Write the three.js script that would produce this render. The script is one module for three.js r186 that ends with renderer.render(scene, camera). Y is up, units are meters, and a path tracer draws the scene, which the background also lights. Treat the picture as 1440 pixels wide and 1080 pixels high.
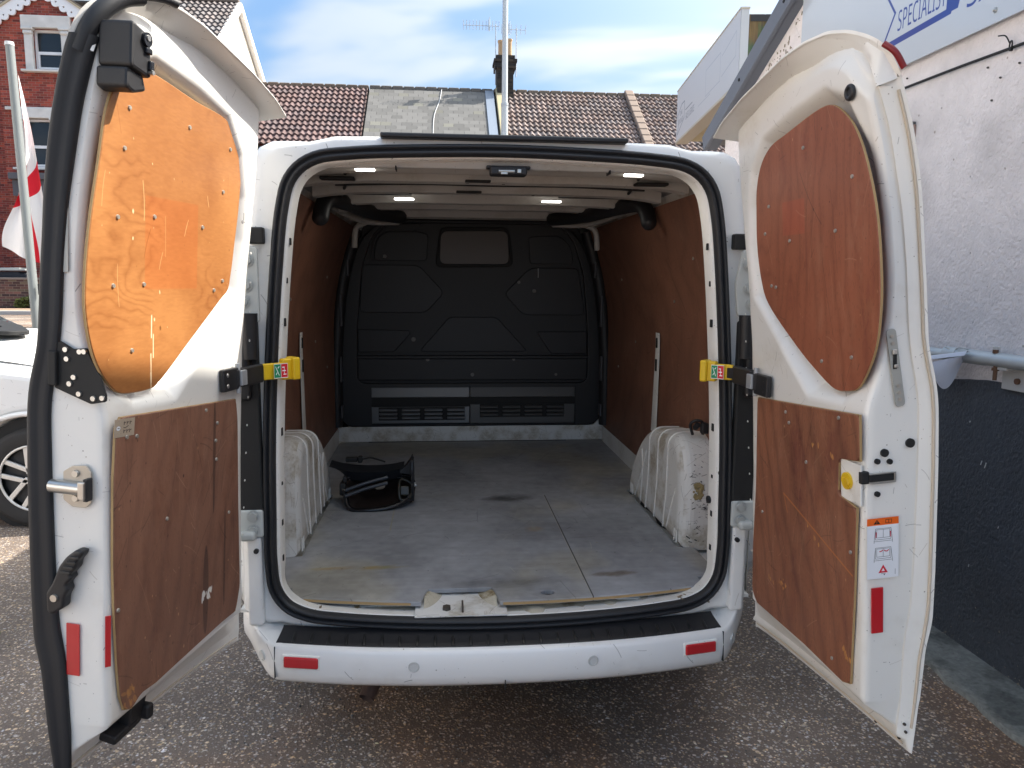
import * as THREE from 'three';
import { RoundedBoxGeometry } from 'three/addons/geometries/RoundedBoxGeometry.js';
import { mergeGeometries, mergeVertices } from 'three/addons/utils/BufferGeometryUtils.js';
import { RectAreaLightUniformsLib } from 'three/addons/lights/RectAreaLightUniformsLib.js';

// ---------- camera, exposure ----------
const scene = new THREE.Scene();
const camera = new THREE.PerspectiveCamera(53.34, 4 / 3, 0.05, 600);
camera.rotation.order = 'YXZ';
const rad = THREE.MathUtils.degToRad;
camera.position.set(-0.2, 1.6, 2.43);
camera.rotation.set(rad(-7.58), rad(-5.3), rad(0.45));
const renderer = new THREE.WebGLRenderer({ antialias: true });
renderer.toneMapping = THREE.LinearToneMapping;
renderer.toneMappingExposure = 4.8;
renderer.shadowMap.enabled = true;
RectAreaLightUniformsLib.init();

// ---------- noise ----------
const mulberry = (a) => () => { a |= 0; a = (a + 0x6d2b79f5) | 0; let t = Math.imul(a ^ (a >>> 15), 1 | a); t = (t + Math.imul(t ^ (t >>> 7), 61 | t)) ^ t; return ((t ^ (t >>> 14)) >>> 0) / 4294967296; };
const rnd = mulberry(20240607);
const hash = (x, y, s = 0) => { let h = Math.imul(x, 374761393) + Math.imul(y, 668265263) + Math.imul(s, 1442695041); h = Math.imul(h ^ (h >>> 13), 1274126177); return ((h ^ (h >>> 16)) >>> 0) / 4294967296; };
const mod = (a, n) => ((a % n) + n) % n;
function vnoise(x, y, s = 0, px = 0, py = 0) {
  const ix = Math.floor(x), iy = Math.floor(y), fx = x - ix, fy = y - iy;
  const ux = fx * fx * (3 - 2 * fx), uy = fy * fy * (3 - 2 * fy);
  const X = (i) => (px ? mod(i, px) : i), Y = (i) => (py ? mod(i, py) : i);
  const a = hash(X(ix), Y(iy), s), b = hash(X(ix + 1), Y(iy), s), c = hash(X(ix), Y(iy + 1), s), d = hash(X(ix + 1), Y(iy + 1), s);
  return a + (b - a) * ux + (c - a) * uy + (a - b - c + d) * ux * uy;
}
function fbm(x, y, o = 4, s = 0, px = 0, py = 0) {
  let v = 0, a = 0.5, t = 0;
  for (let i = 0; i < o; i++) { v += a * vnoise(x, y, s + i * 17, px, py); t += a; a *= 0.5; x *= 2; y *= 2; px *= 2; py *= 2; }
  return v / t;
}
const sstep = (a, b, x) => { const t = Math.min(1, Math.max(0, (x - a) / (b - a))); return t * t * (3 - 2 * t); };
const lerp = (a, b, t) => a + (b - a) * t;
const clamp = (x, a = 0, b = 1) => Math.min(b, Math.max(a, x));
const pl = (list, x) => { // straight pieces
  if (x <= list[0][0]) return list[0][1];
  for (let i = 1; i < list.length; i++) if (x <= list[i][0]) { const [a, p] = list[i - 1], [b, q] = list[i]; return lerp(p, q, (x - a) / (b - a)); }
  return list[list.length - 1][1];
};
const ps = (list, x, h = 0.03) => { let v = 0; for (let i = -3; i <= 3; i++) v += pl(list, x + (i * h) / 3); return v / 7; }; // and the same, rounded off
const pw = (list, x) => { // piecewise-linear [[x, y], ...] rising in x
  if (x <= list[0][0]) return list[0][1];
  for (let i = 1; i < list.length; i++) if (x <= list[i][0]) { const [a, p] = list[i - 1], [b, q] = list[i]; const t = (x - a) / (b - a); return lerp(p, q, t * t * (3 - 2 * t)); }
  return list[list.length - 1][1];
};

// ---------- sky: blue air with streaks of high cloud ----------
const SUN = new THREE.Vector3(1, 1.07, -0.27).normalize();
{
  const W = 2048, H = 1024, data = new Float32Array(W * H * 4);
  for (let j = 0; j < H; j++) {
    const el = ((j + 0.5) / H - 0.5) * Math.PI, y = Math.sin(el), c = Math.cos(el);
    for (let i = 0; i < W; i++) {
      const az = ((i + 0.5) / W - 0.5) * Math.PI * 2, x = c * Math.cos(az), z = c * Math.sin(az);
      const k = (j * W + i) * 4;
      if (y < 0) { const g = 0.26 + 0.1 * Math.exp(y * 12); data[k] = g; data[k + 1] = g * 0.97; data[k + 2] = g * 0.92; data[k + 3] = 1; continue; }
      const up = sstep(0.02, 0.4, y), sd = Math.max(0, x * SUN.x + y * SUN.y + z * SUN.z);
      const air = [lerp(0.07, 0.042, up), lerp(0.128, 0.098, up), lerp(0.2, 0.194, up)];
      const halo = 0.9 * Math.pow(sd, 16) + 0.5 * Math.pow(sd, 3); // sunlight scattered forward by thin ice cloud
      const q = 1 / (y + 0.1), px = x * q, pz = z * q;
      const rx = px * 0.96 + pz * 0.28, rz = -px * 0.28 + pz * 0.96;
      const wx = fbm(rx * 0.5 + 3, rz * 0.5, 3, 5) - 0.5, wz = fbm(rx * 0.5, rz * 0.5 + 9, 3, 6) - 0.5;
      const big = fbm(rx * 0.42 + wx * 1.1 + 4.2, rz * 0.62 + wz + 1.4, 4, 9);
      const fine = fbm(rx * 1.1 + wx * 2.4, rz * 3.4 + wz * 2.2, 5, 23);
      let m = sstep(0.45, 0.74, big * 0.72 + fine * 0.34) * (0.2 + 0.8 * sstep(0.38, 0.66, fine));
      m = clamp(0.95 * m + 0.02 + 0.42 * sstep(0.3, 0.65, y));  // last term: extra cloud veil overhead, added out of view to brighten the shade
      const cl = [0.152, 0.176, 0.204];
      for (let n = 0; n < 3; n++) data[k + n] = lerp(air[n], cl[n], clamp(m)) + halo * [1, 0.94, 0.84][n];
      data[k + 3] = 1;
    }
  }
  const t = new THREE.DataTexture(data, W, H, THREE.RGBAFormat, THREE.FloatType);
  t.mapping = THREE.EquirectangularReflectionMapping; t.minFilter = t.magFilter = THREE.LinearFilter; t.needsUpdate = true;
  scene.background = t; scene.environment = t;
}
const sun = new THREE.DirectionalLight(new THREE.Color(1, 0.94, 0.85), 2.0);
sun.name = 'sun'; sun.position.copy(SUN).multiplyScalar(60); sun.target.position.set(0, 0, 0);
sun.castShadow = true; sun.shadow.mapSize.set(4096, 4096); sun.shadow.bias = -0.0004;
Object.assign(sun.shadow.camera, { left: -30, right: 30, top: 30, bottom: -30, near: 1, far: 140 });
scene.add(sun, sun.target);

// ---------- scene bookkeeping ----------
const V = (x, y, z) => new THREE.Vector3(x, y, z);
const used = new Map();
function numbered(n) { const k = used.get(n) ?? 0; used.set(n, k + 1); return k ? n + '_' + String(k).padStart(3, '0') : n; }
function tag(o, label, category, group) { o.userData.label = label; o.userData.category = category; if (group) o.userData.group = group; return o; }
function thing(name, label, category, [x, y, z] = [0, 0, 0], group) {
  const o = new THREE.Group(); o.name = numbered(name); o.position.set(x, y, z); scene.add(o); return tag(o, label, category, group);
}
// box-projected uv in metres, then one flat list of triangles
function flat(g, keepUV) {
  const q = g.index ? g.toNonIndexed() : g;
  const p = q.attributes.position, nn = q.attributes.normal;
  if (!keepUV || !q.attributes.uv) {
    const uv = new Float32Array(p.count * 2), a = V(), b = V(), c = V();
    for (let i = 0; i < p.count; i += 3) {
      a.fromBufferAttribute(p, i); b.fromBufferAttribute(p, i + 1); c.fromBufferAttribute(p, i + 2);
      const n = b.clone().sub(a).cross(c.clone().sub(a)), ax = Math.abs(n.x), ay = Math.abs(n.y), az = Math.abs(n.z);
      for (let k = 0; k < 3; k++) {
        const v = [a, b, c][k];
        uv[(i + k) * 2] = ax > ay && ax > az ? v.z : v.x; uv[(i + k) * 2 + 1] = ay >= ax && ay >= az ? v.z : v.y;
      }
    }
    q.setAttribute('uv', new THREE.BufferAttribute(uv, 2));
  }
  for (const k of Object.keys(q.attributes)) if (!['position', 'normal', 'uv', 'color'].includes(k)) q.deleteAttribute(k);
  if (!nn) q.computeVertexNormals();
  q.morphAttributes = {};
  return q;
}
function mesh(name, geos, mat, parent = scene, keepUV = false) {
  const list = (Array.isArray(geos) ? geos : [geos]).map((g) => flat(g, keepUV || g.userData.uv));
  const col = list.some((g) => g.attributes.color);
  if (col) for (const g of list) if (!g.attributes.color) g.setAttribute('color', new THREE.BufferAttribute(new Float32Array(g.attributes.position.count * 3).fill(1), 3));
  const m = new THREE.Mesh(list.length > 1 ? mergeGeometries(list) : list[0], mat);
  m.name = parent === scene ? numbered(name) : name; m.castShadow = m.receiveShadow = true; parent.add(m); return m;
}
function each(name, geos, mat, parent) { return geos.map((g) => mesh(name, g, mat, parent)); }
function mirrorX(g) { const q = g.index ? g.toNonIndexed() : g; q.scale(-1, 1, 1); for (const k of Object.keys(q.attributes)) { const a = q.attributes[k], n = a.itemSize; for (let i = 0; i < a.count; i += 3) for (let c = 0; c < n; c++) { const t = a.array[(i + 1) * n + c]; a.array[(i + 1) * n + c] = a.array[(i + 2) * n + c]; a.array[(i + 2) * n + c] = t; } } return q; }
function structure(name, geos, mat, keepUV) { const m = mesh(name, geos, mat, scene, keepUV); m.userData.kind = 'structure'; return m; }
function stuff(m) { m.userData.kind = 'stuff'; return m; }
function paint(g, r, gg, b) { const n = g.attributes.position.count, a = new Float32Array(n * 3); for (let i = 0; i < n; i++) { a[3 * i] = r; a[3 * i + 1] = gg; a[3 * i + 2] = b; } g.setAttribute('color', new THREE.BufferAttribute(a, 3)); return g; }
const box = (w, h, d, x = 0, y = 0, z = 0, r = 0, rx = 0, ry = 0, rz = 0) => {
  const g = r ? new RoundedBoxGeometry(w, h, d, 2, Math.min(r, w / 2.01, h / 2.01, d / 2.01)) : new THREE.BoxGeometry(w, h, d);
  if (rx) g.rotateX(rx); if (ry) g.rotateY(ry); if (rz) g.rotateZ(rz); return g.translate(x, y, z);
};
const cyl = (r0, r1, h, x = 0, y = 0, z = 0, seg = 20, rx = 0, rz = 0) => { const g = new THREE.CylinderGeometry(r1, r0, h, seg); if (rx) g.rotateX(rx); if (rz) g.rotateZ(rz); return g.translate(x, y, z); };
const tube = (pts, r, seg = 24, rad = 8, closed = false) => new THREE.TubeGeometry(new THREE.CatmullRomCurve3(pts, closed, 'centripetal'), seg, r, rad, closed);
function grid(f, na, nb, closeA = false) { // f(a, b) in 0..1 -> Vector3
  const pos = [], uv = [], idx = [];
  for (let j = 0; j <= nb; j++) for (let i = 0; i <= na; i++) { const p = f(i / na, j / nb); pos.push(p.x, p.y, p.z); uv.push(i / na, j / nb); }
  for (let j = 0; j < nb; j++) for (let i = 0; i < na; i++) { const a = j * (na + 1) + i, b = a + 1, c = a + na + 1, d = c + 1; idx.push(a, b, c, b, d, c); }
  const g = new THREE.BufferGeometry(); g.setAttribute('position', new THREE.Float32BufferAttribute(pos, 3)); g.setAttribute('uv', new THREE.Float32BufferAttribute(uv, 2)); g.setIndex(idx); g.computeVertexNormals();
  if (closeA) { const n = g.attributes.normal; for (let j = 0; j <= nb; j++) { const a = j * (na + 1), b = a + na; const s = V(n.getX(a) + n.getX(b), n.getY(a) + n.getY(b), n.getZ(a) + n.getZ(b)).normalize(); n.setXYZ(a, s.x, s.y, s.z); n.setXYZ(b, s.x, s.y, s.z); } }
  return g;
}
function loft(rows, closeA = false) { const nb = rows.length - 1, na = rows[0].length - 1; return grid((a, b) => rows[Math.round(b * nb)][Math.round(a * na)], na, nb, closeA); }
const shapeOf = (pts, round = 0) => {
  const s = new THREE.Shape();
  if (!round) { pts.forEach(([x, y], i) => (i ? s.lineTo(x, y) : s.moveTo(x, y))); s.closePath(); return s; }
  const n = pts.length;
  for (let i = 0; i < n; i++) {
    const [px, py] = pts[(i + n - 1) % n], [x, y] = pts[i], [nx, ny] = pts[(i + 1) % n], r = typeof round === 'number' ? round : round[i];
    const l0 = Math.hypot(px - x, py - y), l1 = Math.hypot(nx - x, ny - y), k = Math.min(r, l0 * 0.48, l1 * 0.48);
    const ax = x + ((px - x) * k) / l0, ay = y + ((py - y) * k) / l0, bx = x + ((nx - x) * k) / l1, by = y + ((ny - y) * k) / l1;
    if (i) s.lineTo(ax, ay); else s.moveTo(ax, ay);
    s.quadraticCurveTo(x, y, bx, by);
  }
  s.closePath(); return s;
};
const extrude = (shape, depth, bevel = 0, seg = 2, curve = 8) => new THREE.ExtrudeGeometry(shape, { depth, bevelEnabled: bevel > 0, bevelThickness: bevel, bevelSize: bevel, bevelOffset: -bevel, bevelSegments: seg, curveSegments: curve });
const plate = (pts, depth, z = 0, bevel = 0, round = 0) => extrude(shapeOf(pts, round), depth - 2 * bevel, bevel).translate(0, 0, z + bevel);

// ---------- textures ----------
function canvasTex(w, h, draw, srgb = true) {
  const c = document.createElement('canvas'); c.width = w; c.height = h; const x = c.getContext('2d'); draw(x, w, h);
  const t = new THREE.CanvasTexture(c); if (srgb) t.colorSpace = THREE.SRGBColorSpace; t.wrapS = t.wrapT = THREE.RepeatWrapping; t.anisotropy = 8; t.magFilter = THREE.LinearFilter; return t;
}
const put = (x, w, h, f) => { const im = x.createImageData(w, h), d = im.data; for (let j = 0, k = 0; j < h; j++) for (let i = 0; i < w; i++, k += 4) { const c = f(i / w, j / h, i, j); d[k] = c[0]; d[k + 1] = c[1]; d[k + 2] = c[2]; d[k + 3] = 255; } x.putImageData(im, 0, 0); };
const rep = (t, x, y = x) => { t.repeat.set(1 / x, 1 / y); return t; };
const std = (color, roughness = 0.6, o = {}) => new THREE.MeshStandardMaterial({ color, roughness, ...o });
const L = (r, g, b) => new THREE.Color().setRGB(r, g ?? r, b ?? r);
const scratch = (x, r, n, w, h, len, cols, wid = [0.6, 1.6], ang = null) => { for (let i = 0; i < n; i++) { const a = ang ? ang[0] + (r() - 0.5) * ang[1] : r() * 6.3, l = len * (0.2 + r()), px = r() * w, py = r() * h; x.strokeStyle = cols[Math.floor(r() * cols.length)]; x.lineWidth = lerp(wid[0], wid[1], r()); x.beginPath(); x.moveTo(px, py); x.quadraticCurveTo(px + Math.cos(a) * l * 0.5 + (r() - 0.5) * l * 0.2, py + Math.sin(a) * l * 0.5 + (r() - 0.5) * l * 0.2, px + Math.cos(a) * l, py + Math.sin(a) * l); x.stroke(); } };
const specks = (x, r, n, w, h, rad, cols) => { for (let i = 0; i < n; i++) { x.fillStyle = cols[Math.floor(r() * cols.length)]; const q = rad * (0.3 + r() * r() * 1.2); x.beginPath(); x.ellipse(r() * w, r() * h, q, q * (0.4 + r() * 0.8), r() * 3.1, 0, 6.3); x.fill(); } };

// asphalt: chippings of many greys in dark binder, 6 m square without a visible repeat
const asphaltHeight = new Uint8Array(2048 * 2048);
const asphaltMap = canvasTex(2048, 2048, (x, w, h) => {
  const r = mulberry(5), buf = new Float32Array(w * h * 3), H = asphaltHeight;
  for (let j = 0; j < h; j++) for (let i = 0; i < w; i++) { const k = (j * w + i) * 3, n = 76 + 16 * (hash(i, j, 2) - 0.5); buf[k] = n * 1.04; buf[k + 1] = n * 0.98; buf[k + 2] = n * 0.95; H[j * w + i] = 60 + 30 * hash(i, j, 3); }
  for (let n = 0; n < 330000; n++) {
    const cx = r() * w, cy = r() * h, rr = 0.6 + r() * r() * 2.1, e = 0.55 + r() * 0.45, a = r() * 3.14, ca = Math.cos(a), sa = Math.sin(a);
    let v = 98 + r() * 52; const q = r(); if (q > 0.965) v = 140 + r() * 50; else if (q < 0.2) v = 70 + r() * 26;
    const warm = (r() - 0.35) * 0.24, top = 110 + r() * 130;
    for (let j = Math.ceil(cy - rr); j <= cy + rr; j++) for (let i = Math.ceil(cx - rr); i <= cx + rr; i++) {
      const dx = i - cx, dy = j - cy, p = (dx * ca + dy * sa) / rr, s = (-dx * sa + dy * ca) / (rr * e), d = p * p + s * s;
      if (d < 1) { const k = (mod(j, h) * w + mod(i, w)), f = v; buf[3 * k] = f * (1 + warm * 0.6); buf[3 * k + 1] = f; buf[3 * k + 2] = f * (1 - warm); H[k] = top * (1 - 0.35 * d); }
    }
  }
  put(x, w, h, (u, v, i, j) => {
    const k = (j * w + i) * 3, m = 0.62 + 0.76 * fbm(u * 8, v * 8, 6, 31, 8, 8) - 0.16 * sstep(0.6, 0.78, fbm(u * 5, v * 5, 5, 35, 5, 5)), st = sstep(0.48, 0.68, fbm(u * 6 + 2, v * 6, 5, 77, 6, 6));
    return [buf[k] * m * (1.33 + 0.02 * st), buf[k + 1] * m * (1.25 - 0.1 * st), buf[k + 2] * m * (1.17 - 0.19 * st)];
  });
  const crack = mulberry(61); // dark drips of oil
  for (let n = 0; n < 46; n++) { const px = crack() * w, py = crack() * h, R = 4 + crack() * crack() * 60; for (let i = 0; i < 26; i++) { const q = crack() * 6.3, d = R * Math.sqrt(crack()); x.fillStyle = 'rgba(34,29,26,0.1)'; x.beginPath(); x.ellipse(px + Math.cos(q) * d, py + Math.sin(q) * d * 0.7, R * 0.3 * (0.3 + crack()), R * 0.22 * (0.3 + crack()), crack() * 3, 0, 6.3); x.fill(); } }
});
const asphaltBump = canvasTex(2048, 2048, (x, w, h) => put(x, w, h, (u, v, i, j) => { const q = asphaltHeight[j * w + i]; return [q, q, q]; }), false);
rep(asphaltMap, 6); rep(asphaltBump, 6);
const M = {};
M.asphalt = std(L(1), 0.86, { map: asphaltMap, bumpMap: asphaltBump, bumpScale: 0.006 });

// rough render on the workshop wall: the same trowelled grain under white and under slate-blue paint
const renderBump = canvasTex(1024, 1024, (x, w, h) => put(x, w, h, (u, v) => { const a = fbm(u * 90 + 1.2 * fbm(u * 12, v * 12, 2, 4, 12, 12), v * 80, 4, 8, 90, 80), b = fbm(u * 14, v * 14, 4, 3, 14, 14); const q = 255 * clamp(0.2 + 0.75 * sstep(0.3, 0.72, a) * (0.5 + b * 0.7)); return [q, q, q]; }), false);
rep(renderBump, 1.0);
M.wallWhite = std(L(1), 0.85, { bumpMap: renderBump, bumpScale: 0.0032, map: rep(canvasTex(1024, 1024, (x, w, h) => {
  put(x, w, h, (u, v) => { const a = fbm(u * 5, v * 5, 5, 12, 5, 5), b = fbm(u * 40, v * 40, 3, 15, 40, 40), k = 236 - 24 * sstep(0.45, 0.8, a) - 14 * b; return [k, k * 0.962, k * 0.95]; });
  const r = mulberry(9); specks(x, r, 260, w, h, 2.2, ['rgba(120,105,90,0.5)', 'rgba(90,85,80,0.4)']); scratch(x, r, 10, w, h, 200, ['rgba(150,140,130,0.35)'], [0.6, 1.2]);
}), 2.2) });
M.wallDark = std(L(1), 0.72, { bumpMap: renderBump, bumpScale: 0.004, map: rep(canvasTex(512, 512, (x, w, h) => {
  put(x, w, h, (u, v) => { const a = fbm(u * 6, v * 6, 5, 41, 6, 6), b = fbm(u * 50, v * 50, 3, 45, 50, 50), k = 0.86 + 0.22 * a + 0.12 * b; return [64 * k, 69 * k, 76 * k]; });
  const r = mulberry(19); specks(x, r, 50, w, h, 1.6, ['rgba(150,150,150,0.35)', 'rgba(20,25,30,0.5)']);
}), 1.9) });

// van paint with road dirt and scuffs
const paintTex = (seed, dirt, base = [243, 242, 239]) => canvasTex(1024, 1024, (x, w, h) => {
  put(x, w, h, (u, v) => { const a = fbm(u * 6, v * 6, 5, seed, 6, 6), b = fbm(u * 90, v * 90, 2, seed + 3, 90, 90), d = dirt * sstep(0.52, 0.8, a) * (0.4 + b); return [base[0] - 50 * d, base[1] - 58 * d, base[2] - 70 * d]; });
  const r = mulberry(seed); scratch(x, r, 40 + 260 * dirt, w, h, 30 + 60 * dirt, ['rgba(90,85,80,0.5)', 'rgba(60,58,55,0.6)', 'rgba(150,140,125,0.5)'], [0.5, 1.5]); specks(x, r, 200 + 900 * dirt, w, h, 1.6, ['rgba(80,70,60,0.55)', 'rgba(120,105,85,0.5)', 'rgba(40,38,35,0.6)']);
});
M.paint = new THREE.MeshPhysicalMaterial({ color: L(0.95), roughness: 0.34, clearcoat: 0.6, clearcoatRoughness: 0.18, map: rep(paintTex(101, 0.14), 1.1) });
M.paintIn = std(L(0.95, 0.945, 0.92), 0.42, { map: rep(paintTex(131, 0.3), 0.9) });
M.paintWorn = std(L(0.92), 0.5, { map: rep(paintTex(151, 1.0, [236, 235, 230]), 0.7) });
M.sill = std(L(0.78, 0.76, 0.7), 0.7, { map: rep(paintTex(221, 1.6, [214, 208, 194]), 0.35) });
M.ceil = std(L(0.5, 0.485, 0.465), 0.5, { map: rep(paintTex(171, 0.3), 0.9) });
M.rubber = std(L(0.016, 0.017, 0.02), 0.55);
M.black = std(L(0.016, 0.016, 0.018), 0.5);
M.blackMatt = std(L(0.013), 0.7);
M.blackGloss = std(L(0.012, 0.013, 0.016), 0.22);
M.steel = std(L(0.6, 0.59, 0.56), 0.3, { metalness: 0.9 });
M.zinc = std(L(0.5, 0.46, 0.4), 0.5, { metalness: 0.75 });
M.galv = std(L(0.52, 0.55, 0.56), 0.5, { metalness: 0.45 });
M.yellow = std(L(0.78, 0.5, 0.012), 0.42);
M.red = new THREE.MeshPhysicalMaterial({ color: L(0.55, 0.012, 0.02), roughness: 0.3, clearcoat: 0.8, clearcoatRoughness: 0.1 });
M.glass = new THREE.MeshPhysicalMaterial({ color: L(0.9), roughness: 0.03, transmission: 1, thickness: 0, ior: 1.5 });
M.darkGlass = std(L(0.02, 0.025, 0.03), 0.06);
M.plyEdge = std(L(0.42, 0.28, 0.13), 0.8);
// ---------- ground, road, far pavement ----------
const rise = (z) => 0.58 * sstep(-6.5, -15, z);
{
  const zs = [14]; for (let z = 12; z > -24; z -= 0.75) zs.push(z); zs.push(-30, -45, -80, -160);
  const xs = [-160, -80, -40]; for (let x = -24; x <= 24; x += 2) xs.push(x); xs.push(40, 80, 160);
  const g = grid((a, b) => { const z = zs[Math.round(b * (zs.length - 1))], x = xs[Math.round(a * (xs.length - 1))]; return V(x, rise(z) + 0.006 * (fbm(x * 0.7, z * 0.7, 2, 3) - 0.5) * (Math.abs(x) < 20 ? 1 : 0), z); }, xs.length - 1, zs.length - 1);
  structure('ground', g, M.asphalt);
  const road = std(L(0.2, 0.2, 0.205), 0.85, { map: asphaltMap }); road.color.setScalar(1.25);
  structure('road', box(300, 0.012, 5.6, 0, 0.585, -17.4), road);
  const flagTex = rep(canvasTex(512, 512, (x, w, h) => { put(x, w, h, (u, v) => { const a = fbm(u * 8, v * 8, 4, 61, 8, 8), k = 158 + 40 * a; return [k, k * 0.86, k * 0.74]; }); x.strokeStyle = 'rgba(80,70,60,0.7)'; x.lineWidth = 3; for (let i = 0; i < 4; i++) { x.beginPath(); x.moveTo(0, i * 128 + 64); x.lineTo(512, i * 128 + 64); x.stroke(); } }), 2.4);
  structure('pavement', [box(300, 0.13, 2.0, 0, 0.63, -21.35)], std(L(0.75, 0.7, 0.66), 0.9, { map: flagTex }));
  structure('kerb', [box(300, 0.14, 0.16, 0, 0.632, -20.27, 0.02)], std(L(0.42, 0.41, 0.39), 0.9));
  // concrete footing strip at the foot of the workshop wall, its outer edge broken
  const n = 60, e = (k) => 1.79 + 0.1 * fbm(k * 0.5, 2, 4, 91) + 0.025 * (k % 3 ? 0 : 1) * hash(k, 1);
  const conc = std(L(1), 0.92, { map: rep(canvasTex(1024, 1024, (x, w, h) => { put(x, w, h, (u, v) => { const a = fbm(u * 7, v * 7, 6, 141, 7, 7), b = fbm(u * 120, v * 120, 2, 145, 120, 120), d = sstep(0.55, 0.75, fbm(u * 11, v * 11, 5, 148, 11, 11)), k = 92 + 50 * a + 30 * (b - 0.5) - 26 * d; return [k * 1.0, k * 1.0, k * 0.95]; }); const r = mulberry(88); specks(x, r, 2600, w, h, 2, ['rgba(60,58,54,0.5)', 'rgba(150,148,140,0.4)', 'rgba(74,84,52,0.35)']); }), 1.6), bumpMap: asphaltBump, bumpScale: 0.003 });
  const strip = grid((a, b) => { const z = lerp(3, -6, b), k = b * n; const x0 = e(k); return V(a < 0.12 ? x0 : lerp(x0, 2.075, a), a < 0.06 ? -0.01 : 0.022 + 0.012 * a + 0.004 * fbm(a * 20, b * 90, 3, 7), z); }, 12, n * 2);
  structure('concrete_strip', strip, conc);
  // loose grit on the yard
  const pg = new THREE.DodecahedronGeometry(0.0032, 0), N = 3400, im = new THREE.InstancedMesh(pg, std(L(1), 0.85), N), m4 = new THREE.Matrix4(), q = new THREE.Quaternion(), r = mulberry(77), col = new THREE.Color();
  for (let i = 0; i < N; i++) { const x = -2.4 + r() * 4.2, z = -1.6 + r() * 3.0, s = 0.5 + r() * r() * 1.5; q.setFromEuler(new THREE.Euler(r() * 6, r() * 6, r() * 6)); m4.compose(V(x, rise(z) + 0.001, z), q, V(s * (0.7 + r() * 0.6), s * 0.5, s)); im.setMatrixAt(i, m4); const v = 0.07 + 0.2 * r() * r(); im.setColorAt(i, col.setRGB(v * 1.04, v, v * 0.93)); }
  im.name = 'loose_grit'; im.castShadow = im.receiveShadow = true; tag(stuff(im), 'loose pale grit scattered over the dark tarmac yard', 'grit'); scene.add(im);
  // tuft of weeds and moss at the left
  const bl = [], rr = mulberry(15);
  for (let i = 0; i < 420; i++) { const cl = rr() < 0.5 ? 0 : 1, x = -2.33 + (rr() - 0.5) * (cl ? 0.3 : 0.12), z = -0.94 + (rr() - 0.5) * 0.16, h = 0.012 + rr() * 0.035, a = rr() * 6.3, w = 0.003 + rr() * 0.004; const g = new THREE.BufferGeometry(); const dx = Math.cos(a) * w, dz = Math.sin(a) * w, lx = (rr() - 0.5) * h, lz = (rr() - 0.5) * h; g.setAttribute('position', new THREE.Float32BufferAttribute([x - dx, 0, z - dz, x + dx, 0, z + dz, x + lx, h, z + lz], 3)); g.computeVertexNormals(); const k = 0.6 + rr() * 0.7; bl.push(paint(g, 0.09 * k, 0.14 * k, 0.03 * k)); }
  tag(stuff(mesh('grass_tuft', bl, std(L(1), 0.9, { vertexColors: true, side: THREE.DoubleSide }))), 'small green tuft of weeds growing in the tarmac at the left', 'weeds');
}

// ---------- brick textures for far walls ----------
function brickTex(seed, cols, mortar, bw = 8, bh = 16) {
  return canvasTex(1024, 1024, (x, w, h) => {
    x.fillStyle = mortar; x.fillRect(0, 0, w, h); const r = mulberry(seed);
    for (let j = 0; j < bh; j++) for (let i = -1; i <= bw; i++) { const c = cols[Math.floor(r() * cols.length)], k = 0.8 + r() * 0.36; x.fillStyle = `rgb(${c.map((v) => Math.round(v * k)).join(',')})`; const W = w / bw, H = h / bh; x.fillRect(i * W + (j % 2 ? W / 2 : 0) + 4, j * H + 5, W - 8, H - 9); }
  });
}
const BRICK = std(L(1), 0.9, { map: rep(brickTex(3, [[142, 62, 52], [158, 74, 60], [124, 54, 48], [150, 68, 52]], 'rgb(140,110,98)'), 1.8, 1.2) });
const BRICKDARK = std(L(1), 0.92, { map: rep(brickTex(7, [[86, 60, 56], [104, 74, 66], [70, 52, 52], [96, 84, 70]], 'rgb(120,108,96)'), 1.8, 1.2) });
const STUCCO = std(L(0.76, 0.74, 0.7), 0.8, { map: rep(canvasTex(256, 256, (x, w, h) => put(x, w, h, (u, v) => { const k = 215 + 40 * fbm(u * 8, v * 8, 4, 12, 8, 8); return [k, k, k]; })), 2) });
const CREAM = std(L(0.78, 0.72, 0.6), 0.85);
const UPVC = std(L(0.82), 0.4);

// concrete roll tiles, laid course by course
function rollRoof(x0, x1, yr, zr, ye, ze, seed, tint) {
  const r = mulberry(seed), S = Math.hypot(ye - yr, ze - zr), gauge = 0.34, nC = Math.ceil(S / gauge), wTile = 0.4, parts = [];
  const sd = V(0, (ye - yr) / S, (ze - zr) / S), up = V(0, Math.abs(sd.z), -sd.y * Math.sign(sd.z)).normalize(); if (up.y < 0) up.negate();
  const nT = Math.ceil((x1 - x0) / wTile);
  for (let c = 0; c < nC; c++) for (let t = 0; t < nT; t++) {
    const a0 = x0 + t * wTile, a1 = Math.min(x1, a0 + wTile), d0 = c * gauge, d1 = Math.min(S, d0 + gauge + 0.03), lift = 0.012 * r(), k = 0.72 + r() * 0.5, w = r();
    const P = (u, d, h) => V(lerp(a0, a1, u), yr, zr).addScaledVector(sd, d).addScaledVector(up, h);
    const wave = (u) => { const p = mod(u * 2, 1); return 0.05 * (p < 0.62 ? Math.sin((p / 0.62) * Math.PI) : -0.25 * Math.sin(((p - 0.62) / 0.38) * Math.PI)); };
    const g = grid((u, b) => { const row = Math.round(b * 2); return P(u, row === 0 ? d0 : d1, wave(u) + 0.03 + (row === 0 ? -0.035 : row === 1 ? 0.03 + lift : -0.03)); }, 12, 2);
    const g2 = flat(g); g2.computeVertexNormals();
    parts.push(paint(g2, tint[0] * k * (1 + 0.15 * w), tint[1] * k, tint[2] * k * (1 + 0.1 * (1 - w))));
  }
  return parts;
}
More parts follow.
